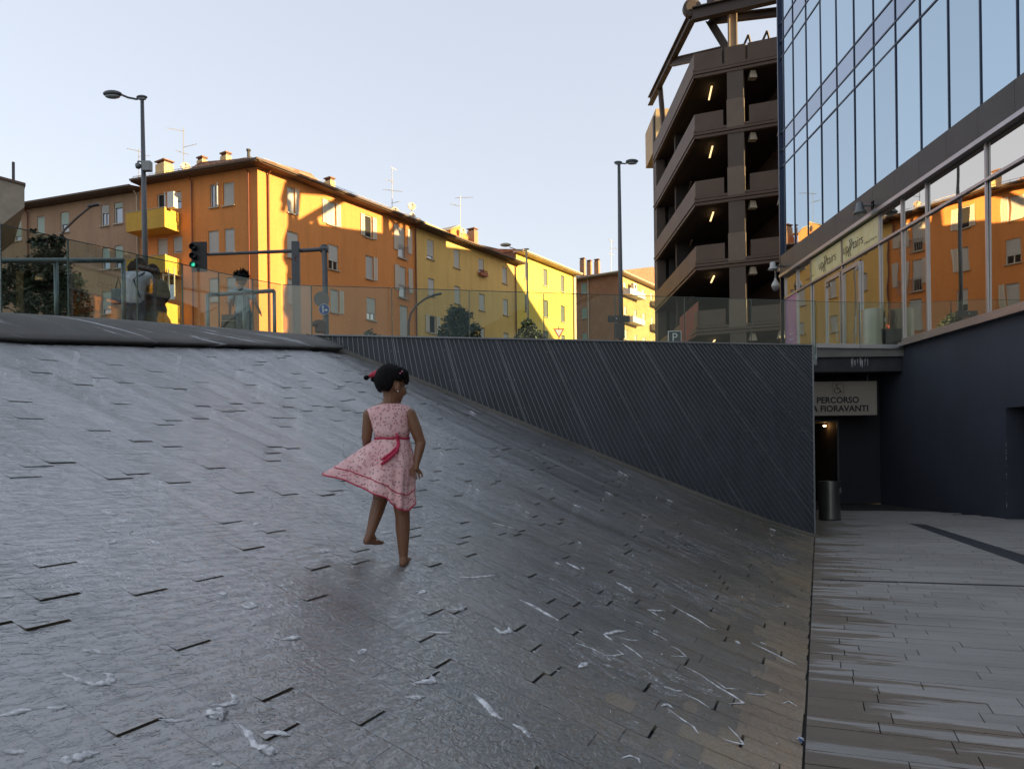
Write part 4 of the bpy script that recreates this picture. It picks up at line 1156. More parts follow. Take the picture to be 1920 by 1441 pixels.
rfR = roof_slab(ob, FR, -.75, tR, EZ); rfL = roof_slab(ob, FL, -.70, tL, EZ + .004)
chimney(rfL, 292, 303, 325, 338, 57.5, m_chim); chimney(rfL, 369, 295, 389, 322, 54, m_chim); chimney(rfL, 413, 287, 434, 315, 52, m_chim); chimney(rfR, 608, 334, 628, 354, 56.5, m_chim)
mb = MB(); p0 = at(466, 283, 50); mb.tube([p0 + V(0, 0, -1.4), p0], .1, 8); mb.lathe(p0, [(.15, 0), (.15, .1), (0, .14)], 8); mb.build("flue_pipe", M("flue_dark", (.05, .045, .04), .6), rfL)
for F, t1, n_ in ((FR, tR, 24), (FL, tL, 20)):
    mb = MB()
    for k in range(n_ + 1):
        t = t1 * k / n_; mb.bar(F.P(t, EZ + .15, .55), F.P(t, EZ + .42, .55), .03)
    mb.bar(F.P(0, EZ + .42, .55), F.P(t1, EZ + .42, .55), .025); mb.build("snow_rail", m_iron, ob)

# --- rose building to the left
rb_ = thing("rose_apartment_building", FL.P(tL, Z0), "dusty rose apartment block with green roller blinds left of the orange one", "building")
storeys(FL, rb_, [(28, 782, 62, 862, gr), (74, 748, 114, 852, w(kind="lgreen", half=.25)), (195, 722, 237, 815, gr), (320, 700, 365, 806, w(kind="lgreen", half=.4)), (534, 660, 577, 772, w(kind="mixed", half=.6)), (604, 648, 650, 760, w(kind="lgreen", half=.75)),
    (541, 888, 583, 1003, w(kind="lgreen", half=.35)), (607, 876, 652, 996, w(kind="lgreen", half=.25)), (325, 930, 368, 1040, gr), (198, 950, 238, 1050, gr), (78, 975, 116, 1075, gr),
    (540, 1120, 588, 1238, w(kind="lgreen", half=.2))], (o1, s1), tL + .01, tBr, EZ - .35, m_br, fm=m_framew)
rf = roof_slab(rb_, FL, tL + .02, tBr, EZ - .33, m_e=m_eave)
pipe(FL, rb_, FL.px(o1[0] + 152 * s1, 420)[0], Z0, EZ - .4, m_pipe, .05); pipe(FL, rb_, FL.px(o1[0] + 741 * s1, 400)[0] + .15, Z0, EZ - .4, m_eavel, .05)

# --- ochre building
yb_ = thing("ochre_apartment_building", FR.P(tR, Z0), "ochre apartment block with white blinds right of the orange one", "building")
EZY = EZ - .12
storeys(FR, yb_, [(155, 346, 205, 482, w(kind="white", half=.16)), (348, 415, 392, 545, wh), (526, 482, 567, 600, w(kind="white", half=.3)), (698, 543, 733, 658, wh), (163, 622, 210, 745, wh), (353, 678, 396, 802, wh), (531, 733, 572, 851, wh), (704, 773, 739, 885, wh),
    (172, 890, 222, 1015, w(kind="open", shut=(-1, 1))), (355, 935, 398, 1050, wh), (535, 975, 573, 1062, wh), (707, 1013, 743, 1090, wh)], (o3, s3), tR + .01, tY, EZY, m_ye, fm=m_framew)
rfy = roof_slab(yb_, FR, tR + .02, tY + .35, EZY + .003)
pipe(FR, yb_, tY - .25, Z0, EZY - .05, m_pipe)
chimney(rfy, 876, 429, 896, 460, 71, m_chimb)
a, c, b2, d = rect(FR, o3, s3, 523, 582, 575, 606); mb = MB(); mb.box(FR.P((a + b2) / 2, c + .12, .2), (b2 - a, .25, .25), FR.ax()); bx_ = mb.build("window_box", M("terracotta", (.30, .09, .05), .8), yb_)
mb = MB(); random.seed(2)
for k in range(60): p = FR.P(a + random.random() * (b2 - a), c + .25 + random.random() * .25, .2 + random.uniform(-.12, .12)); mb.box(p, (.06, .06, .05))
mb.build("flowers", M("flower_red", (.30, .04, .04), .7), bx_)
dm = FR.px(o3[0] + 560 * s3, 470)[0]; mb = MB()
p = FR.P(dm, EZY + 1.3, -2.6); mb.prism([p + FR.u * -1.3, p + FR.u * 1.3, p + FR.u * 1.3 + V(0, 0, .8), p + V(0, 0, 1.5), p + FR.u * -1.3 + V(0, 0, .8)], FR.n * -2.5); mb.build("dormer", m_or, rfy)
mb = MB(); mb.prism([p + FR.u * -1.6 + V(0, 0, .75), p + V(0, 0, 1.62), p + FR.u * 1.6 + V(0, 0, .75), p + V(0, 0, 1.5)], FR.n * -2.6); mb.build("dormer_roof", m_eavel, rfy)
mb = MB(); p = FR.P(FR.px(o3[0] + 330 * s3, 440)[0], EZY + .8, -1.6); mb.prism([p + FR.u * -2.4, p + FR.u * 2.4, p + FR.u * 2.4 + V(0, 0, .55), p + FR.u * -2.4 + V(0, 0, .75)], FR.n * -1.6); mb.build("roof_parapet", m_chim, rfy)

# --- bright yellow building
bb = thing("yellow_apartment_building", FR.P(tY, Z0), "bright yellow apartment block with closed dark shutters", "building")
EZB = FR.px(972, 473)[1] - .1
gk = w(kind="grey"); gks = gk
storeys(FR, bb, [(857, 503, 886, 625, gk), (992, 555, 1025, 675, gk), (1118, 600, 1145, 718, gk), (860, 738, 886, 857, gk), (995, 778, 1029, 900, gk), (1119, 818, 1149, 934, gk), (860, 965, 888, 1060, gk), (990, 1000, 1030, 1095, gk), (1122, 1030, 1150, 1110, gk)], (o3, s3), tY + .01, tB, EZB, m_by, fm=M("dark_frame", (.08, .08, .07), .6))
rfb = roof_slab(bb, FR, tY - .1, tB + .35, EZB + .002, m_e=m_eavel)
pipe(FR, bb, tB - .35, Z0, EZB - .05, M("pipe_grey", (.30, .25, .15), .6)); 
mb = MB(); mb.box(FR.P(tB - .04, (Z0 + EZB) / 2, .03), (.5, .1, EZB - Z0 - .1), FR.ax()); mb.build("corner_strip", m_eavel, bb)
p = FR.P(tY, 0, 0); mb = MB(); mb.prism([FR.P(tY - .02, EZY + .2, -.05), FR.P(tY - .02, EZB, -.05), FR.P(tY - .02, EZB + 1.7, -5), FR.P(tY - .02, EZY + .2, -9)], FR.u * .03); mb.build("gable_wall", M("gable_brown", (.16, .09, .06), .9), bb)

# --- brick building
def mat_brick(name, c1, c2, mo):
    m, nt, b = nodes_of(name); tc = N(nt, "ShaderNodeTexCoord"); cb = N(nt, "ShaderNodeCombineXYZ"); sp = N(nt, "ShaderNodeSeparateXYZ"); nt.links.new(tc.outputs["Object"], sp.inputs[0])
    al = math_(nt, 'SUBTRACT', sp.outputs["X"], sp.outputs["Y"]); nt.links.new(al, cb.inputs[0]); nt.links.new(sp.outputs["Z"], cb.inputs[1])
    br = N(nt, "ShaderNodeTexBrick"); br.inputs["Scale"].default_value = 2.2; br.inputs["Color1"].default_value = (*c1, 1); br.inputs["Color2"].default_value = (*c2, 1); br.inputs["Mortar"].default_value = (*mo, 1); br.inputs["Mortar Size"].default_value = .018; br.inputs["Bias"].default_value = .1
    nt.links.new(cb.outputs[0], br.inputs["Vector"]); n1 = noise(nt, coords(nt), .5, 5, .65)
    nt.links.new(mix(nt, 1.0, br.outputs["Color"], ramp(nt, n1, [(.3, .72), (.7, 1.0)]), 'MULTIPLY'), b.inputs["Base Color"]); b.inputs["Roughness"].default_value = .9
    MATS[name] = m; return m
BC = at(1161, 512, 92)
FBR = Face((BC.x, BC.y), UR); FBL = Face((BC.x, BC.y), UL)
kb = thing("brick_apartment_building", (BC.x, BC.y, Z0), "distant brick apartment block with a sunlit side and tiled hip roof", "building")
m_bk = mat_brick("brick_wall", (.36, .17, .075), (.28, .12, .055), (.34, .22, .13)); m_bky = mat_brick("brick_wall_sunlit", (.50, .33, .13), (.44, .27, .10), (.50, .36, .18))  # second brick is the sunny side, sunlight put into its colour
o5, s5 = (1060, 470), 200 / 1601.0; EZK = BC.z - .1; tK = FBL.px(1060, 525)[0]; tK2 = FBR.px(1262, 560)[0]
lk = w(kind="green")
storeys(FBL, kb, [(235, 485, 318, 640, lk), (243, 855, 325, 1012, lk), (250, 1232, 328, 1380, lk)], (o5, s5), 0, tK, EZK, m_bk, fm=m_framew)
storeys(FBR, kb, [(868, 470, 915, 605, w(kind="lgreen", half=.4)), (1030, 535, 1070, 650, lk), (1145, 580, 1195, 720, gr), (1275, 630, 1312, 745, gr), (880, 830, 922, 965, gr), (1030, 890, 1072, 1010, gr), (1152, 935, 1200, 1095, gr), (1285, 985, 1318, 1110, gr), (890, 1180, 930, 1330, gr), (1040, 1260, 1076, 1380, gr), (1160, 1300, 1205, 1400, gr), (1290, 1330, 1320, 1400, gr)], (o5, s5), 0, tK2, EZK, m_bky, fm=m_framew)
for (x0, x1, ya, yb) in ((850, 1080, 610, 745), (890, 1075, 1010, 1150), (1275, 1390, 770, 880), (1275, 1390, 1110, 1245)):
    a, c, b2, d = rect(FBR, o5, s5, x0, ya, x1, yb); balcony(FBR, kb, a, b2, c + .5, d - .1, 1.1, m_framew if x0 < 1000 else m_iron)
mb = MB(); a, c, b2, d = rect(FBR, o5, s5, 935, 510, 1010, 590); mb.box(FBR.P((a + b2) / 2, (c + d) / 2, .5), (.9, .4, .8), FBR.ax()); ac = mb.build("air_conditioner", m_framew, kb)
mb = MB(); mb.lathe(FBR.P((a + b2) / 2, (c + d) / 2, .705), [(.25, 0), (.25, .02), (.05, .02)], 12, (FBR.u, V(0, 0, 1), FBR.n)); mb.build("fan_grille", M("grille_dark", (.06, .06, .06), .6), ac)
rk = roof_slab(kb, FBL, -.6, tK, EZK + .02, m_e=m_eavel, depth=18, rise=2.4); roof_slab(kb, FBR, -.6, tK2, EZK + .024, m_e=m_eavel, depth=16, rise=.25)
chimney(rk, 1087, 484, 1098, 502, 97, m_chimb); chimney(rk, 1100, 488, 1110, 504, 96, m_chimb); chimney(rk, 1114, 486, 1125, 504, 95, m_chimb)
pipe(FBL, kb, FBL.px(o5[0] + 348 * s5, 550)[0], Z0, EZK - .1, m_eavel, .07)

# --- concrete block at the left edge of the view
cz = [at(-60, 318, 38), at(46, 349, 38), at(46, 388, 38), at(0, 424, 38), at(-60, 470, 38)]
lb = thing("concrete_building", (cz[0].x, 38, 4.4), "grey concrete building corner with a slanting soffit and a thin flue", "building")
mb = MB(); mb.prism(cz, V(-4.4, 6, 0)); mb.build("block", M("raw_concrete", (.30, .26, .20), .85, var=.2, fine=.1), lb)
mb = MB(); mb.prism([cz[0] + V(-.1, -.1, .12), cz[1] + V(.12, -.1, .12), cz[1] + V(.12, -.1, 0), cz[0] + V(-.1, -.1, 0)], V(-4.4, 6, 0)); mb.build("roof_edge", m_eave, lb)
mb = MB(); mb.box((cz[4].x - 6.5, 41, 8.5), (6, 6, 8.4)); mb.build("base_block", M("raw_concrete"), lb)
p = at(25, 340, 39.5); q = at(25, 304, 39.5); mb = MB(); mb.tube([p + V(0, 0, -.5), q], .07, 8); mb.build("flue_pipe", M("flue_dark"), lb)
# ================================================================== roof aerials and dishes
m_aer = M("aerial_metal", (.28, .27, .26), .5, .5)
def aerial(px, y_top, y_bot, Y, label, booms):
    a = at(px, y_top, Y); b = at(px, y_bot, Y); t = thing("roof_aerial", b, label, "aerial", None)
    mb = MB(); mb.tube([b - V(0, 0, 1.2), a], .025, 6); mb.build("mast", m_aer, t)
    k = Y / FPX
    for (dy, x0, x1, n, el, tilt) in booms:
        z = a.z - dy * k; p = V(a.x + x0 * k, a.y, z + tilt * k); q = V(a.x + x1 * k, a.y + .3, z)
        mb = MB(); mb.bar(p, q, .03)
        bo = mb.build("boom", m_aer, t); mb = MB()
        for i in range(n):
            c = p.lerp(q, (i + .5) / n); mb.bar(c - V(.0, el * .5, el * k * 5), c + V(0, el * .5, el * k * 5), .018)
        if n: mb.build("elements", m_aer, bo)
aerial(344, 239, 300, 56, "tall roof aerial with a comb shaped boom above the orange building", [(4, -30, -2, 8, 1.0, 3), (28, 0, 22, 2, .6, -9), (48, -15, 6, 3, .6, 5)])
aerial(260, 279, 342, 59, "roof aerial left of the square yellow chimney", [(3, -22, 2, 3, .6, 4), (10, 0, 18, 3, .6, -4), (48, -9, 16, 3, .6, -4)])
aerial(735, 315, 388, 60, "roof aerial beside the dish on the orange roof", [(2, -2, 8, 2, .6, 4), (24, -12, 3, 4, .7, 3), (42, -18, 18, 6, .7, 2), (60, -2, 14, 2, .7, -6)])
aerial(863, 366, 432, 68, "roof aerial with a hooked top above the ochre building", [(2, -10, 24, 3, .6, -3), (19, -19, 1, 6, .6, 3)])
aerial(1146, 449, 500, 94, "slim roof aerial on the brick building", [(3, -6, 6, 3, .9, 3), (16, -3, 13, 2, .9, 0), (28, -5, 5, 2, .9, 2)])
def dish(px, py, r, Y, label, face=(.45, -1, .25)):
    c = at(px, py, Y); rr = r * Y / FPX; n = Vector(face).normalized(); u = n.cross(V(0, 0, 1)).normalized(); v = u.cross(n)
    t = thing("satellite_dish", c - V(0, 0, rr + .6), label, "dish")
    mb = MB(); mb.lathe(c, [(0.0, -.18 * rr), (.5 * rr, -.13 * rr), (.85 * rr, -.03 * rr), (rr, .05 * rr), (rr, .09 * rr), (.85 * rr, .01 * rr), (.5 * rr, -.09 * rr), (0, -.14 * rr)], 20, (u, v, n)); mb.build("reflector", M("dish_cream", (.55, .47, .36), .5, var=.05), t, smooth=True)
    mb = MB(); mb.bar(c - v * rr, c + n * rr * .9, .03); mb.box(c + n * rr * .9, (.1, .1, .1)); mb.build("feed_arm", m_aer, t)
    mb = MB(); mb.tube([c - n * .1, c - n * .15 - V(0, 0, rr + 1.4)], .035, 6); mb.build("mast", m_aer, t)
dish(348, 313, 9, 55, "round dish on the orange roof left of the narrow chimney"); dish(740, 395, 7.5, 60, "low dish half behind the orange roof edge")
dish(772, 387, 8, 62.0, "upper dish of the pair at the end of the orange roof"); dish(773, 404, 6, 61.6, "lower dish of the pair at the end of the orange roof"); dish(867, 433, 6, 69, "small dish by the brick chimney of the ochre roof")

# ================================================================== street lamps
m_pole = M("lamp_pole", (.12, .125, .13), .45, .5); m_head = M("lamp_head", (.10, .105, .11), .45, .3); m_lens = M("lamp_lens", (.35, .36, .36), .25)
def lamp_head(t, c, L, d, tilt=.1):
    d = Vector(d).normalized(); up = V(0, 0, 1); s_ = d.cross(up).normalized(); d2 = (d + up * tilt).normalized(); u2 = s_.cross(d2)
    mb = MB(); mb.ellipsoid(c + u2 * .03, (L * .5, L * .26, L * .17), (d2, s_, u2), 16, 10); h = mb.build("lamp_head", m_head, t, smooth=True)
    mb = MB(); mb.ellipsoid(c - u2 * (L * .08), (L * .40, L * .2, L * .11), (d2, s_, u2), 14, 8); mb.build("lens", m_lens, h, smooth=True)
def zdeck(p): return deck_z(p.x, p.y)
a = at(266.5, 184, 25); b = at(274, 640, 25); z0 = zdeck(b)
sl = thing("street_lamp", (b.x, 25, z0), "tall grey street lamp with two unequal heads, a box and a camera on its pole", "street lamp")
mb = MB(); mb.tube([V(b.x, 25, z0), at(271, 420, 25), a], [.10, .085, .055], 12); mb.build("pole", m_pole, sl, smooth=True)
mb = MB(); e = at(228, 178, 25); mb.tube([a, at(255, 186, 25), at(240, 183, 25), e], .035, 8); mb.build("arm", m_pole, sl)
lamp_head(sl, at(211, 178, 25), .62, (-1, 0, 0), .0); lamp_head(sl, at(266, 184, 25), .36, (1, 0, 0), 0)
mb = MB(); c = at(276, 312, 24.9); mb.box(c, (.28, .2, .32)); mb.build("control_box", M("box_grey", (.30, .31, .30), .5), sl, bevel=.02)
mb = MB(); c = at(259, 308, 24.9); mb.lathe(c + V(0, 0, -.1), [(0, -.06), (.07, -.03), (.09, .02), (.09, .1), (.03, .15), (.03, .2)], 12); mb.bar(c + V(0, 0, .1), at(269, 304, 25), .04); mb.build("dome_camera", M("lamp_grey"), sl, smooth=True)
a = at(1160.5, 306, 31); b = at(1166, 660, 31)
sl = thing("street_lamp", (b.x, 31, 4.4), "slim street lamp in front of the brick building, its small heads at the top", "street lamp")
mb = MB(); mb.tube([V(b.x, 31, 4.4), at(1163, 500, 31), a], [.10, .09, .06], 12); mb.build("pole", m_pole, sl, smooth=True)
mb = MB(); mb.tube([a, at(1172, 307, 31), at(1182, 303, 31)], .03, 8); mb.build("arm", m_pole, sl)
lamp_head(sl, at(1185, 304, 31), .52, (1, 0, 0), .0); lamp_head(sl, at(1159, 306, 31), .34, (-1, 0, 0), 0)
mb = MB(); mb.box(at(1160, 598, 30.8), (.88, .06, .26)); mb.box(at(1161.5, 620, 30.8), (.42, .06, .6)); mb.build("sign_back", M("sign_back", (.05, .045, .045), .6), sl)
mb = MB(); mb.ellipsoid(at(1156, 597, 30.75), (.035, .02, .035)); mb.build("bolt", m_cctv, sl)
a = at(987, 470, 48); b = at(993, 660, 48)
sl = thing("street_lamp", (b.x, 48, 4.4), "pale far street lamp with two heads in front of the yellow building", "street lamp")
m_pale = M("pale_pole", (.42, .37, .27), .5, .2)
mb = MB(); mb.tube([V(b.x, 48, 4.4), a], [.09, .06], 10); mb.build("pole", m_pale, sl)
mb = MB(); mb.tube([a, at(972, 469, 48), at(955, 463, 48)], .03, 6); mb.build("arm", m_pale, sl)
for (px, py, L) in ((948, 459, .7), (987, 467, .36)):
    mb = MB(); mb.ellipsoid(at(px, py, 48), (L * .5, L * .22, L * .17)); mb.build("lamp_head", m_pale, sl, smooth=True)
for (pts, Y, lab) in (([(766, 640), (766, 605), (770, 588), (780, 573), (797, 560), (815, 553)], 34, "curved arm street lamp in front of the ochre building"),
                      ([(112, 600), (113, 445), (120, 432), (140, 412), (160, 395), (172, 386)], 30, "curved arm street lamp in front of the rose building")):
    b = at(*pts[0], Y); sl = thing("street_lamp", (b.x, Y, 4.4), lab, "street lamp")
    mb = MB(); mb.tube([V(b.x, Y, 4.4)] + [at(x, y, Y) for x, y in pts], [.06] * 3 + [.045] * (len(pts) - 2), 8); mb.build("pole", M("pole_rust", (.12, .085, .065), .6), sl)
    c = at(pts[-1][0] + 4, pts[-1][1] - 1, Y); mb = MB(); mb.box(c, (.44, .2, .07), (V(.95, 0, .2).normalized(), V(0, 1, 0), V(-.2, 0, .95).normalized())); mb.build("lamp_head", m_head, sl, bevel=.02)

# ================================================================== traffic lights and signs
GYY = 27.0
b = at(613, 650, GYY)
tg = thing("traffic_light_gantry", (b.x, GYY, 4.4), "grey traffic light gantry with a long arm and signs on its pole", "traffic light")
mb = MB(); mb.tube([V(b.x, GYY, 4.4), at(608, 461, GYY)], .10, 12); mb.lathe(at(608, 461, GYY), [(.11, 0), (.11, .03), (0, .06)], 12); mb.build("pole", m_pole, tg)
mb = MB(); mb.tube([at(608, 467, GYY), at(560, 470, GYY), at(385, 477, GYY)], [.075, .065, .05], 10); mb.tube([at(601, 467, GYY), at(616, 467, GYY)], .12, 10); mb.build("arm", m_pole, tg)
m_tl = M("signal_black", (.012, .012, .013), .5)
def signal_head(c, w_, h_, lit):
    mb = MB(); mb.box(c + V(0, .03, 0), (w_, .04, h_)); hd = mb.build("backboard", m_tl, tg, bevel=.01)
    for i in range(3):
        p = c + V(-w_ * .3, -.02, h_ * (.3 - .3 * i)); mb = MB(); mb.lathe(p, [(.11, 0), (.115, .16), (.10, .17), (.095, .02)], 14, (V(1, 0, 0), V(0, 0, 1), V(0, -1, 0))); mb.build("visor", m_tl, hd)
        mb = MB(); mb.lathe(p, [(.0, .03), (.09, .02), (.1, .0)], 14, (V(1, 0, 0), V(0, 0, 1), V(0, -1, 0))); mb.build("lens", M_emit("green_light", (.05, .7, .4), .25) if (lit and i == 2) else M("lens_dark", (.03, .03, .03), .2), hd)
signal_head(at(373, 481, GYY - .1), .55, 1.05, True)
mb = MB(); p = at(555, 496, GYY - .12); mb.box(p + V(0, 0, -1.2), (.26, .2, 4.0)); sb = mb.build("signal_slab", M("signal_grey", (.07, .08, .09), .5), tg, bevel=.02)
mb = MB(); q = p + V(0, -.105, .2); mb.tube([q + V(.0, 0, .12), q + V(.05, 0, .05), q + V(-.03, 0, -.02), q + V(.04, 0, -.12)], .018, 6); mb.build("walking_symbol", M("symbol_red", (.12, .03, .02), .6), sb)
def disc(parent, c, r, m, nm, th=.02):
    mb = MB(); mb.lathe(c, [(0, 0), (r, 0), (r, th), (0, th)], 28, (V(1, 0, 0), V(0, 0, 1), V(0, -1, 0))); return mb.build(nm, m, parent)
disc(tg, at(603, 561, GYY - .16), .27, M("sign_grey", (.16, .14, .12), .5), "round_sign_back")
bs = thing("direction_sign", at(608, 590, GYY - .25), "round blue sign with white arrows on the gantry pole", "sign")
c = at(608, 580, GYY - .27); disc(bs, c, .19, m_white, "rim"); disc(bs, c + V(0, -.022, 0), .178, M("sign_blue", (.015, .06, .26), .45, var=.03, fine=0), "disc", .004)
mb = MB(); f = c + V(0, -.03, 0); mb.bar(f + V(-.04, 0, -.12), f + V(-.04, 0, .08), .03, .006, V(0, 1, 0)); mb.add([f + V(-.085, -.003, .06), f + V(.005, -.003, .06), f + V(-.04, -.003, .14)], [(0, 1, 2)]); mb.bar(f + V(-.04, 0, -.03), f + V(.07, 0, -.03), .03, .006, V(0, 1, 0)); mb.add([f + V(.06, -.003, -.075), f + V(.14, -.003, -.03), f + V(.06, -.003, .015)], [(0, 1, 2)]); mb.build("arrows", m_white, bs)
mb = MB(); mb.box(at(600, 612, GYY - .3), (.3, .3, .42)); mb.tube([at(594, 608, GYY - .45), at(585, 607, GYY - .5)], .09, 10); mb.build("small_signal", M("signal_brown", (.10, .055, .04), .6), tg, bevel=.02)
def give_way(px, py, s_, Y, label):
    c = at(px, py, Y); t = thing("give_way_sign", (c.x, Y, 4.4), label, "sign")
    def tri(k, off): return [c + V(-s_ * k, off, s_ * .58 * k), c + V(s_ * k, off, s_ * .58 * k), c + V(0, off, -s_ * 1.15 * k)]
    mb = MB(); mb.prism(tri(1, 0), V(0, .02, 0)); mb.build("red_border", M("sign_red", (.45, .03, .02), .45, var=.05, fine=0), t)
    mb = MB(); mb.prism(tri(.68, -.004), V(0, .003, 0)); mb.build("white_field", m_white, t)
    mb = MB(); mb.tube([V(c.x, Y + .05, 4.4), V(c.x, Y + .05, c.z + .3)], .03, 8); mb.build("post", m_pole, t)
give_way(1048, 622, .30, 40, "red and white give way triangle above the panel wall"); 
ps = thing("parking_sign", at(1265, 645, 24), "small dark grey square sign with a white letter P", "sign")
c = at(1265, 632, 24); mb = MB(); mb.box(c, (.42, .03, .40)); mb.build("border", m_white, ps, bevel=.01)
mb = MB(); mb.box(c + V(0, -.016, 0), (.37, .012, .35)); mb.build("field", M("sign_slate", (.05, .065, .07), .5), ps)
text_mesh("P", .36, m_white, ps, c + V(-.005, -.026, -.125), (1, 0, 0), (0, 0, 1))
mb = MB(); mb.tube([V(c.x, 24.05, 4.3), V(c.x, 24.05, c.z)], .025, 8); mb.build("post", m_pole, ps)

# tubular barriers behind the coping railing
m_bar = M("barrier_grey", (.16, .20, .20), .4, .5)
def barrier(label, xs, y, Y0, Y1, ybot, r=.035):
    t0 = at(xs[0], y[0], Y0); t1 = at(xs[-1], y[1], Y1)
    t = thing("handrail", (t1.x, t1.y, zdeck(t1)), label, "handrail")
    mb = MB(); mb.tube([t0, t1], r * 1.15, 10); mb.build("rail", m_bar, t, smooth=True)
    for x in xs[1:] if xs[0] < 0 else xs:
        k = (x - xs[0]) / (xs[-1] - xs[0]); p = t0.lerp(t1, k)
        mb = MB(); mb.tube([V(p.x, p.y, zdeck(p) - .05), p], r, 10); mb.build("post", m_bar, t, smooth=True)
barrier("long grey tube handrail behind the left end of the coping railing", [-80, 92, 231], (489, 488), 10.6, 12.6, 600)
barrier("short grey tube handrail in front of the walking person", [389, 456, 514], (553, 545), 14.4, 15.2, 620)

# ================================================================== bins and small things
m_bin = M("bin_steel", (.20, .195, .185), .32, .85, var=.2, vs=2)
def bin_(c, r, h, label, m):
    t = thing("litter_bin", c, label, "bin")
    mb = MB(); mb.lathe(c, [(r * .97, 0), (r, .02), (r, h - .03), (r * 1.03, h - .03), (r * 1.03, h), (r * .9, h), (r * .88, h - .25)], 32); mb.build("drum", m, t, smooth=False)
    mb = MB(); mb.lathe(c + V(0, 0, .001), [(r * 1.02, 0), (r * 1.02, .03), (r, .03)], 32); mb.build("base_ring", M("flue_dark"), t)
    mb = MB(); mb.box(c + V(r * .85, -r * .62, h * .76), (.05, .03, .12), (V(.6, .8, 0), V(.8, -.6, 0), V(0, 0, 1))); mb.build("lock_plate", m_steel, t)
bc = floor_at(1556, 974); bin_(bc + V(0, 0, 0.0), .235, .90, "steel cylinder litter bin beside the passage doorway", m_bin)
bin_(V(at(1637, 640, 23.0).x, 23.0, 4.4), .33, 1.42, "pale cylinder bin on the deck in front of the shop glazing", M("bin_beige", (.36, .33, .27), .35, .5))
c = V(at(1662, 640, 22.9).x, 22.9, 4.4)
pl = thing("planter_box", c, "black tapered box beside the pale bin on the deck", "box")
mb = MB(); mb.add([c + V(-.19, -.2, 0), c + V(.19, -.2, 0), c + V(.19, .2, 0), c + V(-.19, .2, 0), c + V(-.24, -.24, .8), c + V(.24, -.24, .8), c + V(.24, .24, .8), c + V(-.24, .24, .8)], [(3, 2, 1, 0), (4, 5, 6, 7), (0, 1, 5, 4), (1, 2, 6, 5), (2, 3, 7, 6), (3, 0, 4, 7)]); mb.build("body", M("box_black", (.02, .02, .022), .5), pl, bevel=.01)
h = slope_hit(1499, 1393); p = floor_at(1502, 1393)
lt = thing("litter", p, "crumpled blue and white wrapper at the foot of the slope", "litter")
mb = MB(); random.seed(4)
for k in range(5): c = p + V(random.uniform(-.008, .008), random.uniform(-.012, .012), .006 + k * .006); mb.add([c + V(random.uniform(-.014, 0), random.uniform(-.02, 0), random.uniform(-.004, .012)), c + V(random.uniform(0, .014), random.uniform(-.02, 0), random.uniform(0, .01)), c + V(random.uniform(0, .012), random.uniform(0, .024), random.uniform(0, .012)), c + V(random.uniform(-.014, 0), random.uniform(0, .02), random.uniform(0, .012))], [(0, 1, 2, 3)])
mb.build("paper", M("paper_white", (.6, .62, .65), .5), lt)
mb = MB(); mb.add([p + V(-.012, -.016, .018), p + V(.006, -.018, .022), p + V(.008, .008, .032), p + V(-.01, .01, .03)], [(0, 1, 2, 3)]); mb.build("blue_print", M("print_blue", (.03, .16, .45), .4), lt)

# ================================================================== trees
def mat_leaf(name, c1, c2):
    m, nt, b = nodes_of(name); oi = N(nt, "ShaderNodeNewGeometry"); nt.links.new(ramp(nt, oi.outputs["Random Per Island"], [(0, c1), (.7, c2), (1, tuple(x * 1.5 for x in c2))]), b.inputs["Base Color"]); b.inputs["Roughness"].default_value = .55
    MATS[name] = m; return m
m_leaf = mat_leaf("leaf_dark", (.018, .030, .016), (.045, .062, .028)); m_bark = M("bark", (.07, .05, .04), .9)
def tree(base, blobs, n, size, label, seed, m=None, name="tree"):
    rnd = random.Random(seed); t = thing(name, base, label, "tree")
    top = max(b[0].z for b in blobs); cx = sum((b[0] for b in blobs), V(0, 0, 0)) / len(blobs)
    mb = MB(); mb.tube([base, base.lerp(V(cx.x, cx.y, base.z + (top - base.z) * .45), .5) + V(.05, 0, 0), V(cx.x, cx.y, base.z + (top - base.z) * .55), V(cx.x, cx.y, top)], [.13, .10, .08, .03], 8)
    for c, r in blobs: mb.tube([V(cx.x, cx.y, base.z + (c.z - base.z) * .6), c.lerp(V(cx.x, cx.y, c.z), .4), c], [.05, .035, .012], 6)
    mb.build("trunk", m_bark, t)
    mb = MB(); tot = sum(r[0] * r[2] for _, r in blobs)
    for c, r in blobs:
        k_ = int(n * r[0] * r[2] / tot)
        cl = [Vector((rnd.gauss(0, 1), rnd.gauss(0, 1), rnd.gauss(0, 1))).normalized() * rnd.uniform(.55, 1.05) for _ in range(max(8, k_ // 26))]
        for i in range(k_):
            d = rnd.choice(cl) + Vector((rnd.gauss(0, .13), rnd.gauss(0, .13), rnd.gauss(0, .13)))
            p = c + V(d.x * r[0], d.y * r[1], d.z * r[2]); s_ = size * rnd.uniform(.6, 1.3)
            u = Vector((rnd.gauss(0, 1), rnd.gauss(0, 1), rnd.gauss(0, .5))).normalized(); v = u.cross(Vector((rnd.gauss(0, 1), rnd.gauss(0, 1), rnd.gauss(0, 1)))).normalized()
            mb.add([p - u * s_, p + v * s_ * .45, p + u * s_, p - v * s_ * .45], [(0, 1, 2, 3)])
    mb.build("crown", m or m_leaf, t)
def blob(px, py, rx, ry, Y, dy=0): k = Y / FPX; return (at(px, py, Y) + V(0, dy, 0), (rx * k, rx * k * .8, ry * k))
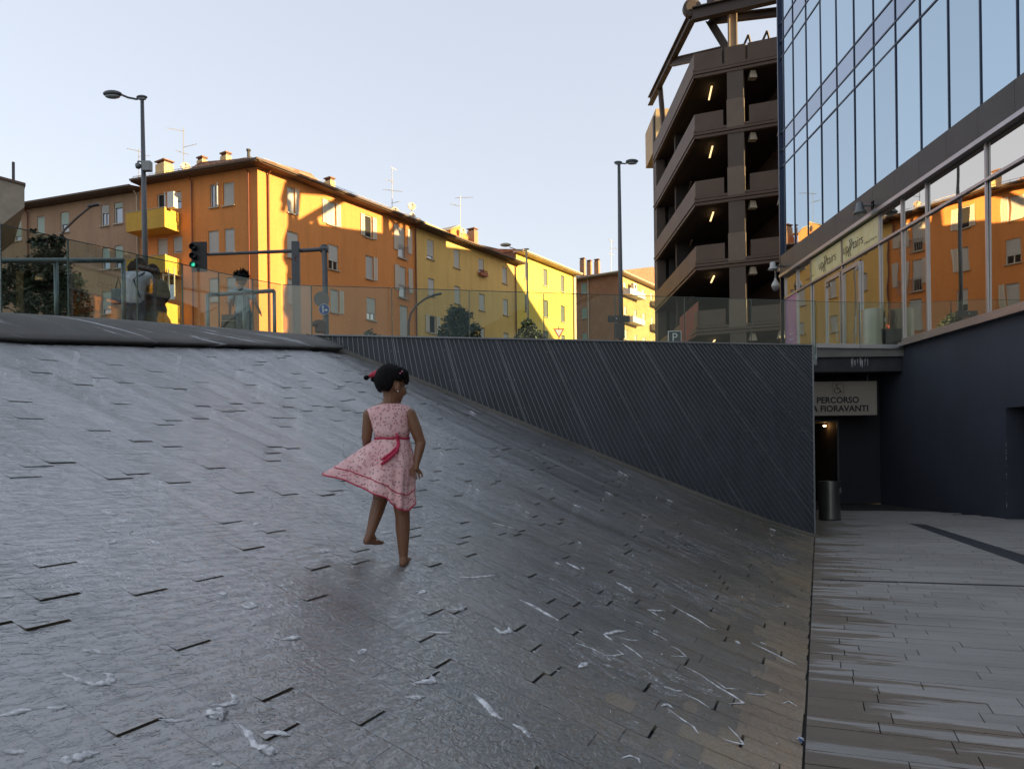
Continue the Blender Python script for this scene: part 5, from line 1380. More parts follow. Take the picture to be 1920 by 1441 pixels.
tb = at(80, 700, 21); tree(V(tb.x, 21, 4.4), [blob(90, 475, 30, 30, 21), blob(65, 510, 38, 36, 21, .3), blob(105, 530, 42, 44, 21), blob(40, 545, 36, 42, 21, -.3), blob(140, 560, 26, 36, 21, .2), blob(85, 580, 50, 34, 21), blob(72, 448, 16, 16, 21), blob(108, 452, 16, 15, 21)], 9500, .065, "dark bushy tree behind the left glass railing", 1)
tb = at(860, 690, 36); tree(V(tb.x, 36, 4.4), [blob(860, 598, 26, 22, 36), blob(845, 622, 26, 22, 36), blob(878, 625, 24, 22, 36), blob(858, 640, 38, 16, 36)], 5200, .085, "round dark tree in front of the ochre building", 2)
tb = at(990, 690, 38); tree(V(tb.x, 38, 4.4), [blob(990, 615, 16, 16, 38), blob(980, 632, 17, 14, 38), blob(1003, 632, 16, 14, 38)], 3000, .085, "smaller dark tree in front of the yellow building", 3)
tb = at(695, 690, 33); tree(V(tb.x, 33, 4.4), [blob(694, 632, 20, 16, 33), blob(710, 640, 16, 12, 33)], 420, .09, "thin sapling tops just above the ribbed wall", 4, name="sapling")

# ================================================================== foam on the water
def mat_foam():
    m, nt, b = nodes_of("foam_white"); n1 = noise(nt, coords(nt), 26, 4, .6)
    nt.links.new(ramp(nt, n1, [(.3, (.60, .61, .63)), (.6, (.82, .82, .83))]), b.inputs["Base Color"]); b.inputs["Roughness"].default_value = .45
    nt.links.new(ramp(nt, n1, [(.34, .4), (.58, 1.0)]), b.inputs["Alpha"]); nt.links.new(bump(nt, n1, .6, .01), b.inputs["Normal"]); MATS["foam_white"] = m; return m
m_foam = mat_foam()
def c5(L): return [(1060 + x / 3.125, 980 + y / 3.125) for x, y in L]
def c2_(L): return [(x / 2.995, 960 + y / 2.995) for x, y in L]
def c3_(L): return [(600 + x / 2.995, 960 + y / 2.995) for x, y in L]
arcs = [(c5(L), r) for L, r in [
    ([(615, 480), (700, 525), (780, 570), (850, 618), (888, 625)], 4), ([(480, 510), (530, 515), (585, 515)], 5), ([(490, 515), (520, 530), (550, 550)], 4), ([(225, 655), (260, 648), (310, 636), (355, 635)], 9), ([(225, 650), (245, 670), (280, 690)], 6), ([(300, 668), (380, 688), (435, 690)], 4), ([(330, 705), (400, 750), (455, 795)], 4), ([(60, 705), (150, 735), (230, 770)], 3), ([(300, 745), (340, 770), (290, 780), (220, 775)], 4), ([(80, 850), (105, 835), (130, 820)], 12), ([(700, 840), (800, 895), (900, 965), (980, 1010), (1045, 1055), (1000, 1058), (960, 1060)], 5), ([(580, 960), (650, 985), (690, 985)], 5), ([(690, 1000), (780, 1040), (850, 1090)], 3), ([(600, 1090), (690, 1155), (750, 1195), (780, 1235)], 4), ([(560, 1075), (600, 1065), (630, 1085)], 7), ([(950, 1190), (1010, 1250), (1045, 1300), (980, 1285), (920, 1265)], 4), ([(330, 1380), (380, 1365), (430, 1385), (440, 1410)], 5), ([(490, 635), (560, 670), (605, 695)], 3), ([(610, 720), (660, 740), (710, 785), (660, 782), (620, 780)], 3), ([(300, 350), (350, 375), (400, 410)], 6), ([(1090, 700), (1180, 745), (1290, 800), (1360, 835)], 4), ([(1000, 690), (1020, 710)], 8), ([(10, 235), (60, 262), (85, 275)], 9), ([(870, 920), (940, 970), (1020, 975)], 3), ([(1070, 1000), (1150, 1010), (1175, 1005)], 4), ([(1270, 1060), (1310, 1045), (1365, 1080)], 3)]]
arcs += [(c2_(L), r) for L, r in [
    ([(350, 910), (440, 940), (530, 970), (600, 965), (632, 940), (618, 915), (580, 905)], 10), ([(460, 780), (530, 785), (600, 800)], 9), ([(1180, 1090), (1260, 1085), (1320, 1075), (1325, 1055), (1290, 1010)], 8), ([(0, 1145), (80, 1130), (180, 1110)], 9), ([(0, 1340), (70, 1345), (150, 1350)], 10), ([(280, 1390), (360, 1400), (430, 1385), (500, 1360), (560, 1355)], 12), ([(1180, 1150), (1230, 1135), (1280, 1150)], 22), ([(1340, 1190), (1400, 1250), (1430, 1310), (1540, 1370)], 9), ([(1480, 1245), (1560, 1240), (1640, 1255)], 9), ([(1440, 1310), (1500, 1340), (1560, 1350)], 16), ([(590, 165), (620, 178), (650, 160)], 6), ([(1000, 270), (1050, 275), (1100, 265)], 6), ([(1350, 520), (1390, 535), (1425, 530), (1410, 505)], 7), ([(1220, 460), (1260, 462), (1270, 445)], 6), ([(1420, 70), (1470, 65)], 6), ([(0, 480), (80, 470)], 7), ([(260, 1100), (320, 1105), (380, 1090)], 6), ([(1760, 220), (1810, 228), (1868, 212)], 5), ([(1580, 715), (1640, 710), (1690, 700)], 8), ([(890, 1165), (980, 1175), (1080, 1165)], 6), ([(1190, 1420), (1250, 1410)], 9)]]
arcs += [(c3_(L), r) for L, r in [
    ([(530, 960), (590, 955), (635, 950), (625, 915)], 9), ([(480, 1040), (540, 1045), (590, 1035)], 8), ([(980, 650), (1020, 680), (1070, 670), (1060, 645)], 7), ([(720, 545), (780, 550), (815, 530)], 6), ([(1120, 490), (1200, 530), (1270, 570), (1340, 610)], 5), ([(860, 1020), (920, 1070), (980, 1140), (1030, 1170)], 9), ([(1080, 1190), (1140, 1220), (1180, 1270)], 6), ([(600, 670), (680, 680), (755, 678)], 4), ([(780, 365), (860, 370), (980, 355)], 5), ([(560, 460), (590, 440)], 7), ([(220, 800), (260, 770)], 8), ([(330, 120), (410, 115)], 5), ([(0, 220), (70, 212)], 5), ([(1410, 295), (1450, 320)], 8), ([(1680, 400), (1750, 440)], 6), ([(580, 150), (660, 170)], 4), ([(970, 60), (1100, 95)], 3)]]
random.seed(31)
mb = MB()
def ridge(pts, r, wob=.15):
    P = [slope_hit(*p) for p in pts]
    P = [p for p in P if p and p[1] > 0]
    if len(P) < 2: return
    W3 = []
    for i in range(len(P) - 1):
        for k in range(5):
            t = k / 5; W3.append((P[i][0] + (P[i + 1][0] - P[i][0]) * t, P[i][1] + (P[i + 1][1] - P[i][1]) * t))
    W3.append(P[-1]); n = len(W3); pos = []; rad = []
    for i, (s_, q_) in enumerate(W3):
        j = .25 * r
        pos.append(surf(s_ + random.gauss(0, j * .5), max(q_ + random.gauss(0, j * .5), .01), .004)); e = min(i, n - 1 - i) / max(1, n - 1)
        rad.append(r * (.35 + 1.1 * min(1, e * 3)) * random.uniform(.7, 1.25))
    b = len(mb.v); mb.tube(pos, rad, 7)
    for k in range(b, len(mb.v)):                       # flatten against the surface
        v = mb.v[k]; s_, q_ = sq(v); z = zs(s_, max(q_, 0)) + .003; mb.v[k] = V(v.x, v.y, z + (v.z - z) * .32)
for pts, r in arcs:
    h = slope_hit(*pts[0])
    if not h: continue
    dist = surf(*h).y
    ridge(pts, r * dist / FPX * (.40 if pts[0][0] > 1000 else .66))
for _ in range(260):                                     # small flecks and short ridges
    px = random.uniform(0, 1500); py = random.uniform(660, 1435); h = slope_hit(px, py)
    if not h or h[1] < .05 or h[1] > qmax(h[0]) - .1: continue
    p = surf(*h); k = p.y / FPX; L = random.uniform(4, 16) * (1 if py > 800 else 1.4) * k; r = random.uniform(.6, 1.5) * k
    dx = random.uniform(-.35, .35); c = [surf(h[0] - L * (t - .5) * dx, max(.01, h[1] - L * (t - .5)), .004) for t in (0, .5, 1)] if random.random() < .55 else [surf(h[0] + L * (t - .5), max(.01, h[1] + L * (t - .5) * dx), .004) for t in (0, .5, 1)]
    mb.tube(c, [r * .4, r, r * .3], 5)
tag(mb.build("foam", m_foam, smooth=True), "white foam curls and flecks riding on the running water", None, kind="stuff")
# ================================================================== people
def body(name, chains, ells, voxel, mat_, parent, smooth=4):
    mb = MB()
    for ch in chains:
        for p, r in ch: mb.ellipsoid(p, (r, r, r), None, 12, 8)
        for (p, r), (q, r2) in zip(ch[:-1], ch[1:]):
            n = 4; mb.tube([Vector(p).lerp(Vector(q), k / n) for k in range(n + 1)], [r + (r2 - r) * k / n for k in range(n + 1)], 12)
    for e in ells: mb.ellipsoid(*e, 18, 12) if len(e) == 3 else mb.ellipsoid(e[0], e[1], None, 18, 12)
    off = ORG[parent.name]; me = mb.mesh("tmp", off); tmp = bpy.data.objects.new("tmp", me); COL.objects.link(tmp)
    r_ = tmp.modifiers.new("r", 'REMESH'); r_.mode = 'VOXEL'; r_.voxel_size = voxel; r_.use_smooth_shade = True
    s_ = tmp.modifiers.new("s", 'SMOOTH'); s_.factor = .5; s_.iterations = smooth
    bpy.context.view_layer.update(); dg = bpy.context.evaluated_depsgraph_get()
    nm = bpy.data.meshes.new_from_object(tmp.evaluated_get(dg)); bpy.data.objects.remove(tmp)
    nm.name = name; nm.materials.clear(); nm.materials.append(mat_)
    nm.polygons.foreach_set("use_smooth", [True] * len(nm.polygons))
    o = bpy.data.objects.new(name, nm); link(o, parent); return o
def loft(rings, closed=True):
    mb = MB(); n = len(rings[0])
    rows = [list(r) + ([r[0]] if closed else []) for r in rings]
    return mb.grid(rows)
def skin(name, col):
    if name in MATS: return MATS[name]
    m, nt, b = nodes_of(name); n1 = noise(nt, coords(nt), 18, 4, .6)
    nt.links.new(ramp(nt, n1, [(.3, tuple(x * .82 for x in col)), (.7, col)]), b.inputs["Base Color"]); b.inputs["Roughness"].default_value = .42
    b.inputs["Subsurface Weight"].default_value = .08; b.inputs["Subsurface Radius"].default_value = (.02, .008, .005); b.inputs["Subsurface Scale"].default_value = .05
    MATS[name] = m; return m
def hair_mat(name, col):
    if name in MATS: return MATS[name]
    m, nt, b = nodes_of(name); n1 = noise(nt, coords(nt, (1, 1, .15)), 160, 3, .6)
    nt.links.new(ramp(nt, n1, [(.3, tuple(x * .4 for x in col)), (.7, tuple(x * 1.5 for x in col))]), b.inputs["Base Color"]); b.inputs["Roughness"].default_value = .7; b.inputs["Specular IOR Level"].default_value = .12
    nt.links.new(bump(nt, n1, .5, .006), b.inputs["Normal"]); MATS[name] = m; return m

# ---------------------------------------------------------------- girl in the pink dress
fh = slope_hit(766, 1064); FT = surf(*fh); GYD = FT.y
gscale = GYD / FPX / 3.275
def g(cx, cy, dy=0.0): return at(580 + cx / 3.275, 660 + cy / 3.275, GYD + dy)
gl_ = thing("person", FT, "child in a sleeveless pink print dress walking barefoot on the wet slope", "person")
m_sk = skin("skin_brown", (.23, .105, .052)); m_hr = hair_mat("hair_black", (.007, .006, .006))
k = gscale
def ground(p, up=0.0): s_, q_ = sq(p); return V(p.x, p.y, zs(s_, q_) + up)
ankR = g(578, 1262, .02)
heelR = ground(g(574, 1320, -.015), .020); toeR = ground(g(606, 1318, .11), .016)
kneR = g(572, 1005, .03); hipR = g(548, 770, .02); hipL = g(452, 770, .03)
kneL = g(436, 905, .07); ankL = g(374, 1112, -.01); heelL = g(352, 1158, -.03); toeL = g(440, 1168, .075)
pel = g(500, 720, .025); wst = g(507, 540, .02); chest = g(497, 430, .02); nb = g(497, 335, .01); nt_ = g(505, 275, .005)
shL = g(366, 382, .01); shR = g(618, 382, .0); elL = g(352, 520, .02); wrL = g(352, 590, .13); elR = g(684, 555, .01); wrR = g(659, 680, -.03); haR = g(655, 715, -.035)
hc = g(501, 174, .0)
fd = V(.76, .62, -.20).normalized(); sd = fd.cross(V(0, 0, 1)).normalized(); ud = sd.cross(fd)     # head: forward, its right, up
ch = [[(pel, 74 * k), (wst, 66 * k), (chest, 68 * k)], [(chest, 62 * k), (nb, 50 * k), (nt_, 50 * k), (hc, 60 * k)],
      [(nb, 50 * k), (shL, 34 * k)], [(nb, 50 * k), (shR, 34 * k)],
      [(shL, 37 * k), (elL, 32 * k), (wrL, 23 * k)], [(shR, 38 * k), (shR.lerp(elR, .5), 38 * k), (elR, 32 * k), (elR.lerp(wrR, .35), 31 * k), (wrR, 20 * k)],
      [(hipR, 68 * k), (kneR, 46 * k), (kneR.lerp(ankR, .32), 45 * k), (ankR, 26 * k), (heelR, 22 * k)], [(heelR, 22 * k), (heelR.lerp(toeR, .55), 22 * k), (toeR, 15 * k)],
      [(hipL, 68 * k), (kneL, 47 * k), (kneL.lerp(ankL, .35), 44 * k), (ankL, 27 * k), (heelL, 23 * k)], [(ankL, 24 * k), (heelL.lerp(toeL, .55), 21 * k), (toeL, 14 * k)], [(heelL, 22 * k), (heelL.lerp(toeL, .5), 20 * k)],
      [(pel, 80 * k), (hipR, 66 * k)], [(pel, 80 * k), (hipL, 66 * k)]]
# right hand: palm, four fingers and a thumb
pd = (haR - wrR).normalized(); hx = V(1, 0, 0)
ch.append([(wrR, 19 * k), (haR, 18 * k)])
palm_c = haR
for i, (ox, L) in enumerate(((-21, 46), (-7, 54), (7, 52), (20, 42))):
    a = palm_c + V(ox * k, (i - 1.5) * 9 * k, -10 * k); b_ = a + V((3 + i * 3) * k, -.012 + .006 * i, -L * .5 * k); c_ = b_ + V((8 - i) * k, -.010, -L * .45 * k); ch.append([(a, 7.5 * k), (b_, 7 * k), (c_, 5.5 * k)])
ch.append([(haR + V(-14 * k, .01, 14 * k), 10 * k), (haR + V(-30 * k, .0, -12 * k), 9 * k), (haR + V(-30 * k, -.012, -34 * k), 7 * k)])
# left hand half hidden in front of the skirt
hl = wrL + V(8 * k, .03, -34 * k); ch.append([(wrL, 20 * k), (hl, 19 * k)])
for i, ox in enumerate((-15, -5, 5, 15)): a = hl + V(ox * k, .004, -8 * k); ch.append([(a, 9 * k), (a + V(4 * k, .012, -24 * k), 8 * k), (a + V(10 * k, .004, -42 * k), 7 * k)])
ch.append([(hl + V(16 * k, 0, 10 * k), 10 * k), (hl + V(30 * k, .004, -12 * k), 8 * k)])
# toes
sdR = (toeR - heelR).normalized(); prp = V(sdR.y, -sdR.x, 0)
for i in range(5): a = toeR + prp * ((i - 2) * 8 * k); ch.append([(a, (9.5 - (i > 0) * 2.0) * k), (a + sdR * (18 - 2 * i) * k, (8 - (i > 0) * 1.5) * k)])
sdL = (toeL - heelL).normalized(); prl = sdL.cross(V(0, 0, 1)).normalized()
for i in range(5): a = toeL + prl * ((i - 2) * 8 * k); ch.append([(a, (9.5 - (i > 0) * 2) * k), (a + sdL * (16 - 2 * i) * k, (8 - (i > 0) * 1.5) * k)])
el = [(hc, (94 * k, 82 * k, 92 * k), (fd, sd, ud)), (hc + fd * 36 * k - ud * 66 * k, (60 * k, 58 * k, 64 * k), (fd, sd, ud)), (hc + fd * 66 * k - ud * 112 * k, (26 * k, 28 * k, 20 * k), (fd, sd, ud)),
      (hc + fd * 96 * k - ud * 58 * k, (17 * k, 13 * k, 15 * k), (fd, sd, ud)), (hc + fd * 88 * k - ud * 38 * k, (12 * k, 8 * k, 22 * k), (fd, sd, ud)),
      (hc + fd * 88 * k - ud * 84 * k, (13 * k, 20 * k, 7 * k), (fd, sd, ud)), (hc + fd * 84 * k - ud * 96 * k, (12 * k, 18 * k, 7 * k), (fd, sd, ud)),
      (hc + fd * 62 * k - ud * 55 * k + sd * 40 * k, (34 * k, 26 * k, 32 * k), (fd, sd, ud)), (hc + fd * 62 * k - ud * 55 * k - sd * 40 * k, (34 * k, 26 * k, 32 * k), (fd, sd, ud)),
      (hc + fd * 6 * k + sd * 82 * k - ud * 46 * k, (18 * k, 9 * k, 27 * k), ((fd + sd * .35).normalized(), sd, ud)), (hc + fd * 6 * k - sd * 82 * k - ud * 46 * k, (18 * k, 9 * k, 27 * k), (fd, sd, ud))]
gb_ = body("body", ch, el, .0034, m_sk, gl_, 4)
mb = MB()
for s_ in (-1, 1): mb.ellipsoid(hc + fd * 86 * k + sd * (s_ * 32 * k) - ud * 30 * k, (11 * k, 12 * k, 9 * k), (fd, sd, ud))
mb.build("eyes", M("eye_dark", (.05, .035, .03), .2), gb_, smooth=True)
mb = MB(); mb.ellipsoid(hc + sd * 92 * k - ud * 72 * k + fd * 6 * k + fd * 2 * k, (4 * k, 4 * k, 5 * k)); mb.build("earring", M("pearl", (.7, .68, .62), .25), gl_, smooth=True)
# hair: cap over the skull, strands, parted and tied
rndh = random.Random(8); mb = MB()
n_, m_ = 84, 54; rows = []
def sst(x, a, b): x = min(1, max(0, (x - a) / (b - a))); return x * x * (3 - 2 * x)
for i in range(m_ + 1):
    th = math.pi * i / m_; row = []
    for j in range(n_ + 1):
        a = 2 * math.pi * j / n_
        f_, w_, u_ = math.sin(th) * math.cos(a), math.sin(th) * math.sin(a), math.cos(th)
        face = sst(f_, .30, .44) * (1 - sst(u_, .30, .46))                       # forehead and face stay bare
        ear = sst(f_, -.28, -.14) * (1 - sst(u_, -.16, -.02))                     # round the ears
        nape = 1 - sst(u_, -.90, -.80)
        bare = max(face, ear, nape)
        strand = .012 * math.sin(46 * a + 9 * u_) + .010 * math.sin(31 * u_ + 12 * a)
        rr = 1.085 + strand - .20 * bare
        row.append(hc + fd * (94 * k * f_ * rr) + sd * (84 * k * w_ * rr) + ud * (94 * k * u_ * rr) - fd * 3 * k)
    rows.append(row)
mb.grid(rows); hair = mb.build("hair", m_hr, gl_, smooth=True)
mb = MB()                                    # flyaway strands
for i in range(46):
    a = rndh.uniform(0, 6.28); th = rndh.uniform(.15, 1.9); d = fd * (math.sin(th) * math.cos(a)) + sd * (math.sin(th) * math.sin(a)) + ud * math.cos(th)
    if d.dot(fd) > .35 and d.dot(ud) < .4: continue
    p = hc + fd * (98 * k * d.dot(fd)) + sd * (88 * k * d.dot(sd)) + ud * (98 * k * d.dot(ud)); s_ = Vector((rndh.gauss(-.5, .6), rndh.gauss(0, .6), rndh.gauss(-.3, .5)))
    mb.tube([p, p + d * 9 * k + s_ * 10 * k, p + d * 13 * k + s_ * 26 * k], [1.3 * k, 1.1 * k, .5 * k], 4)
mb.build("loose_strands", m_hr, hair)
# bun of bound hair standing out to the left, red tie, and the smaller tuft over the right temple
t0 = g(425, 150, .0); mb = MB(); mb.tube([hc.lerp(t0, .7), t0, g(405, 158, 0), g(388, 165, -.01)], [34 * k, 32 * k, 28 * k, 14 * k], 12); mb.ellipsoid(g(402, 166, 0), (26 * k, 22 * k, 20 * k)); mb.ellipsoid(g(350, 157, -.01), (17 * k, 15 * k, 16 * k)); mb.tube([g(395, 155, 0), g(375, 150, -.01), g(353, 155, -.01)], [14 * k, 7 * k, 11 * k], 8); mb.build("hair_tuft", m_hr, hair, smooth=True)
mb = MB(); mb.tube([g(432, 128, .0), g(410, 136, -.005), g(385, 140, -.012), g(366, 147, -.012)], [20 * k, 25 * k, 17 * k, 9 * k], 10); mb.ellipsoid(g(415, 138, -.018), (26 * k, 16 * k, 24 * k)); mb.build("red_hair_tie", M("ribbon_red", (.45, .02, .05), .6), hair, smooth=True)
mb = MB(); mb.ellipsoid(g(580, 135, -.03), (30 * k, 26 * k, 34 * k)); mb.ellipsoid(g(596, 165, -.02), (18 * k, 20 * k, 36 * k)); mb.ellipsoid(g(560, 112, -.02), (26 * k, 22 * k, 22 * k)); mb.build("hair_tuft", m_hr, hair, smooth=True)
mb = MB()
for (x, y) in ((545, 145), (558, 130), (570, 118)): mb.ellipsoid(g(x, y, -.062), (6 * k, 5 * k, 6 * k))
mb.build("hair_bead", M("bead_pink", (.45, .12, .18), .4), hair)

# dress
def mat_dress():
    m, nt, b = nodes_of("dress_print"); vec = coords(nt)
    vo = N(nt, "ShaderNodeTexVoronoi"); vo.inputs["Scale"].default_value = 62; nt.links.new(vec, vo.inputs["Vector"])
    ring = ramp(nt, vo.outputs["Distance"], [(.0, 1.0), (.16, 1.0), (.2, 0.0), (.30, 0.0), (.34, 1.0), (.42, 1.0), (.46, 0.0), (1.0, 0.0)])
    sp = N(nt, "ShaderNodeSeparateColor"); nt.links.new(vo.outputs["Color"], sp.inputs[0])
    pc = ramp(nt, sp.outputs[0], [(0, (.16, .05, .07)), (.35, (.30, .04, .08)), (.6, (.10, .07, .08)), (.8, (.45, .10, .13))])
    n1 = noise(nt, vec, 7, 3, .5); base = ramp(nt, n1, [(.3, (.78, .42, .42)), (.7, (.90, .60, .58))])
    pick = ramp(nt, sp.outputs[1], [(.42, 0.0), (.46, 1.0)])
    c = mix(nt, math_(nt, 'MULTIPLY', ring, math_(nt, 'MULTIPLY', pick, .95)), base, pc)
    v2 = N(nt, "ShaderNodeTexVoronoi"); v2.inputs["Scale"].default_value = 120; nt.links.new(vec, v2.inputs["Vector"])
    c = mix(nt, ramp(nt, v2.outputs["Distance"], [(.10, .75), (.18, 0.0)]), c, (.30, .05, .09))
    nt.links.new(c, b.inputs["Base Color"]); b.inputs["Roughness"].default_value = .8
    wv = noise(nt, coords(nt, (1, 1, .4)), 22, 3, .5); nt.links.new(bump(nt, wv, .25, .02), b.inputs["Normal"]); MATS["dress_print"] = m; return m
m_dr = mat_dress(); m_red = M("piping_red", (.50, .02, .07), .6, var=.08, fine=0)
NR = 72
def ring(c, rx, ry, fold=0.0, ph=0.0): return [c + V(rx * math.cos(2 * math.pi * j / NR), ry * math.sin(2 * math.pi * j / NR), 0) * (1 + fold * math.sin(j * 2 * math.pi / NR * 9 + ph)) for j in range(NR)]
dress = thing("tmp", FT, "x", "x"); bpy.data.objects.remove(dress)
wc = g(508, 532, .02)
bod = [ring(g(504, 318, .008), 64 * k, 54 * k), ring(g(500, 332, .008), 106 * k, 66 * k), ring(g(491, 352, .01), 140 * k, 76 * k), ring(g(493, 385, .012), 136 * k, 84 * k), ring(g(499, 430, .015), 122 * k, 86 * k, .004), ring(g(504, 480, .018), 113 * k, 86 * k, .008), ring(wc, 104 * k, 82 * k, .006)]
# widen the bodice against the arms
mb = loft(bod); dr = mb.build("dress", m_dr, gl_, smooth=True); md = dr.modifiers.new("th", 'SOLIDIFY'); md.thickness = .003; md.offset = 1
mb = MB(); mb.bar(g(492, 325, -.052), g(497, 480, -.082), .006, .004); mb.build("zip", M("zip_pale", (.72, .52, .50), .6), dr)
hem_key = [(0, 640, 905, .03), (25, 618, 925, .09), (60, 560, 905, .15), (100, 440, 870, .18), (140, 260, 800, .13), (165, 140, 755, .05), (180, 84, 740, .0), (192, 110, 755, -.03), (210, 215, 785, -.07), (228, 320, 838, -.10), (243, 410, 868, -.115), (256, 470, 893, -.12), (270, 500, 925, -.12), (290, 540, 958, -.10), (318, 590, 974, -.065), (340, 618, 968, -.02), (360, 640, 905, .03)]
def hem(deg): 
    d = deg % 360
    f_ = [float(np.interp(d, [h[0] for h in hem_key], [h[i] for h in hem_key])) for i in (1, 2, 3)]
    return g(f_[0], f_[1], f_[2])
hips = []
rings = []
NT = 22
for i in range(NT + 1):
    t = i / NT; rr = []
    for j in range(NR):
        a = 360 * j / NR; ar = R(a); w0 = wc + V(104 * k * math.cos(ar), 82 * k * math.sin(ar), 0); h_ = hem(a)
        p = w0.lerp(h_, t)
        out = V(math.cos(ar), math.sin(ar), 0)
        bulge = math.sin(math.pi * min(1, t * 1.25)) * (.018 if math.cos(ar) > -.3 else .004)      # over the hips
        fold = .016 * t * math.sin(7 * ar + 2.2 * t + .8) + .010 * t * math.sin(13 * ar + 1.7 + t)
        p = p + out * (bulge + fold) + V(0, 0, .012 * math.sin(5 * ar) * t * (1 - t))
        rr.append(p)
    rings.append(rr)
mb = loft(rings); sk_ = mb.build("skirt", m_dr, dr, smooth=True); md = sk_.modifiers.new("th", 'SOLIDIFY'); md.thickness = .003; md.offset = 0
def piping(row, r, a0=0, a1=NR, up=0.0): 
    mb.tube([row[j % NR] + V(0, -.002, up) for j in range(a0, a1 + 1)], r, 6)
mb = MB(); piping(rings[-1], .0042); piping([p + (p - wc).normalized() * .004 for p in rings[17]], .0032, 34, 72); mb.build("hem_piping", m_red, dr, smooth=True)
mb = MB(); mb.tube([wc + V(107 * k * math.cos(2 * math.pi * j / 40), 86 * k * math.sin(2 * math.pi * j / 40), .002 + .003 * math.sin(j)) for j in range(41)], .0055, 8); mb.build("sash", m_red, dr, smooth=True)
mb = MB(); kn = g(545, 540, -.075)
mb.ellipsoid(kn, (.012, .01, .012)); mb.tube([kn, g(542, 515, -.085), g(532, 498, -.085)], [.007, .010, .005], 8); mb.tube([kn, g(550, 570, -.085), g(535, 610, -.10), g(490, 650, -.115), g(440, 690, -.12)], [.007, .010, .011, .013, .008], 8); mb.tube([kn, g(540, 580, -.09), g(500, 620, -.11), g(465, 645, -.115), g(438, 662, -.115)], [.006, .008, .009, .010, .005], 8); mb.build("bow", m_red, dr, smooth=True)
mb = MB()
for i in range(7):
    a = heelL.lerp(toeL, .55) + prl * ((i - 3) * 7 * k) + V(0, -.004, (20 - abs(i - 3) * 2) * k); mb.ellipsoid(a, (5 * k, 5 * k, 5 * k))
mb.build("foot_chain", M("pearl"), gl_, smooth=True)

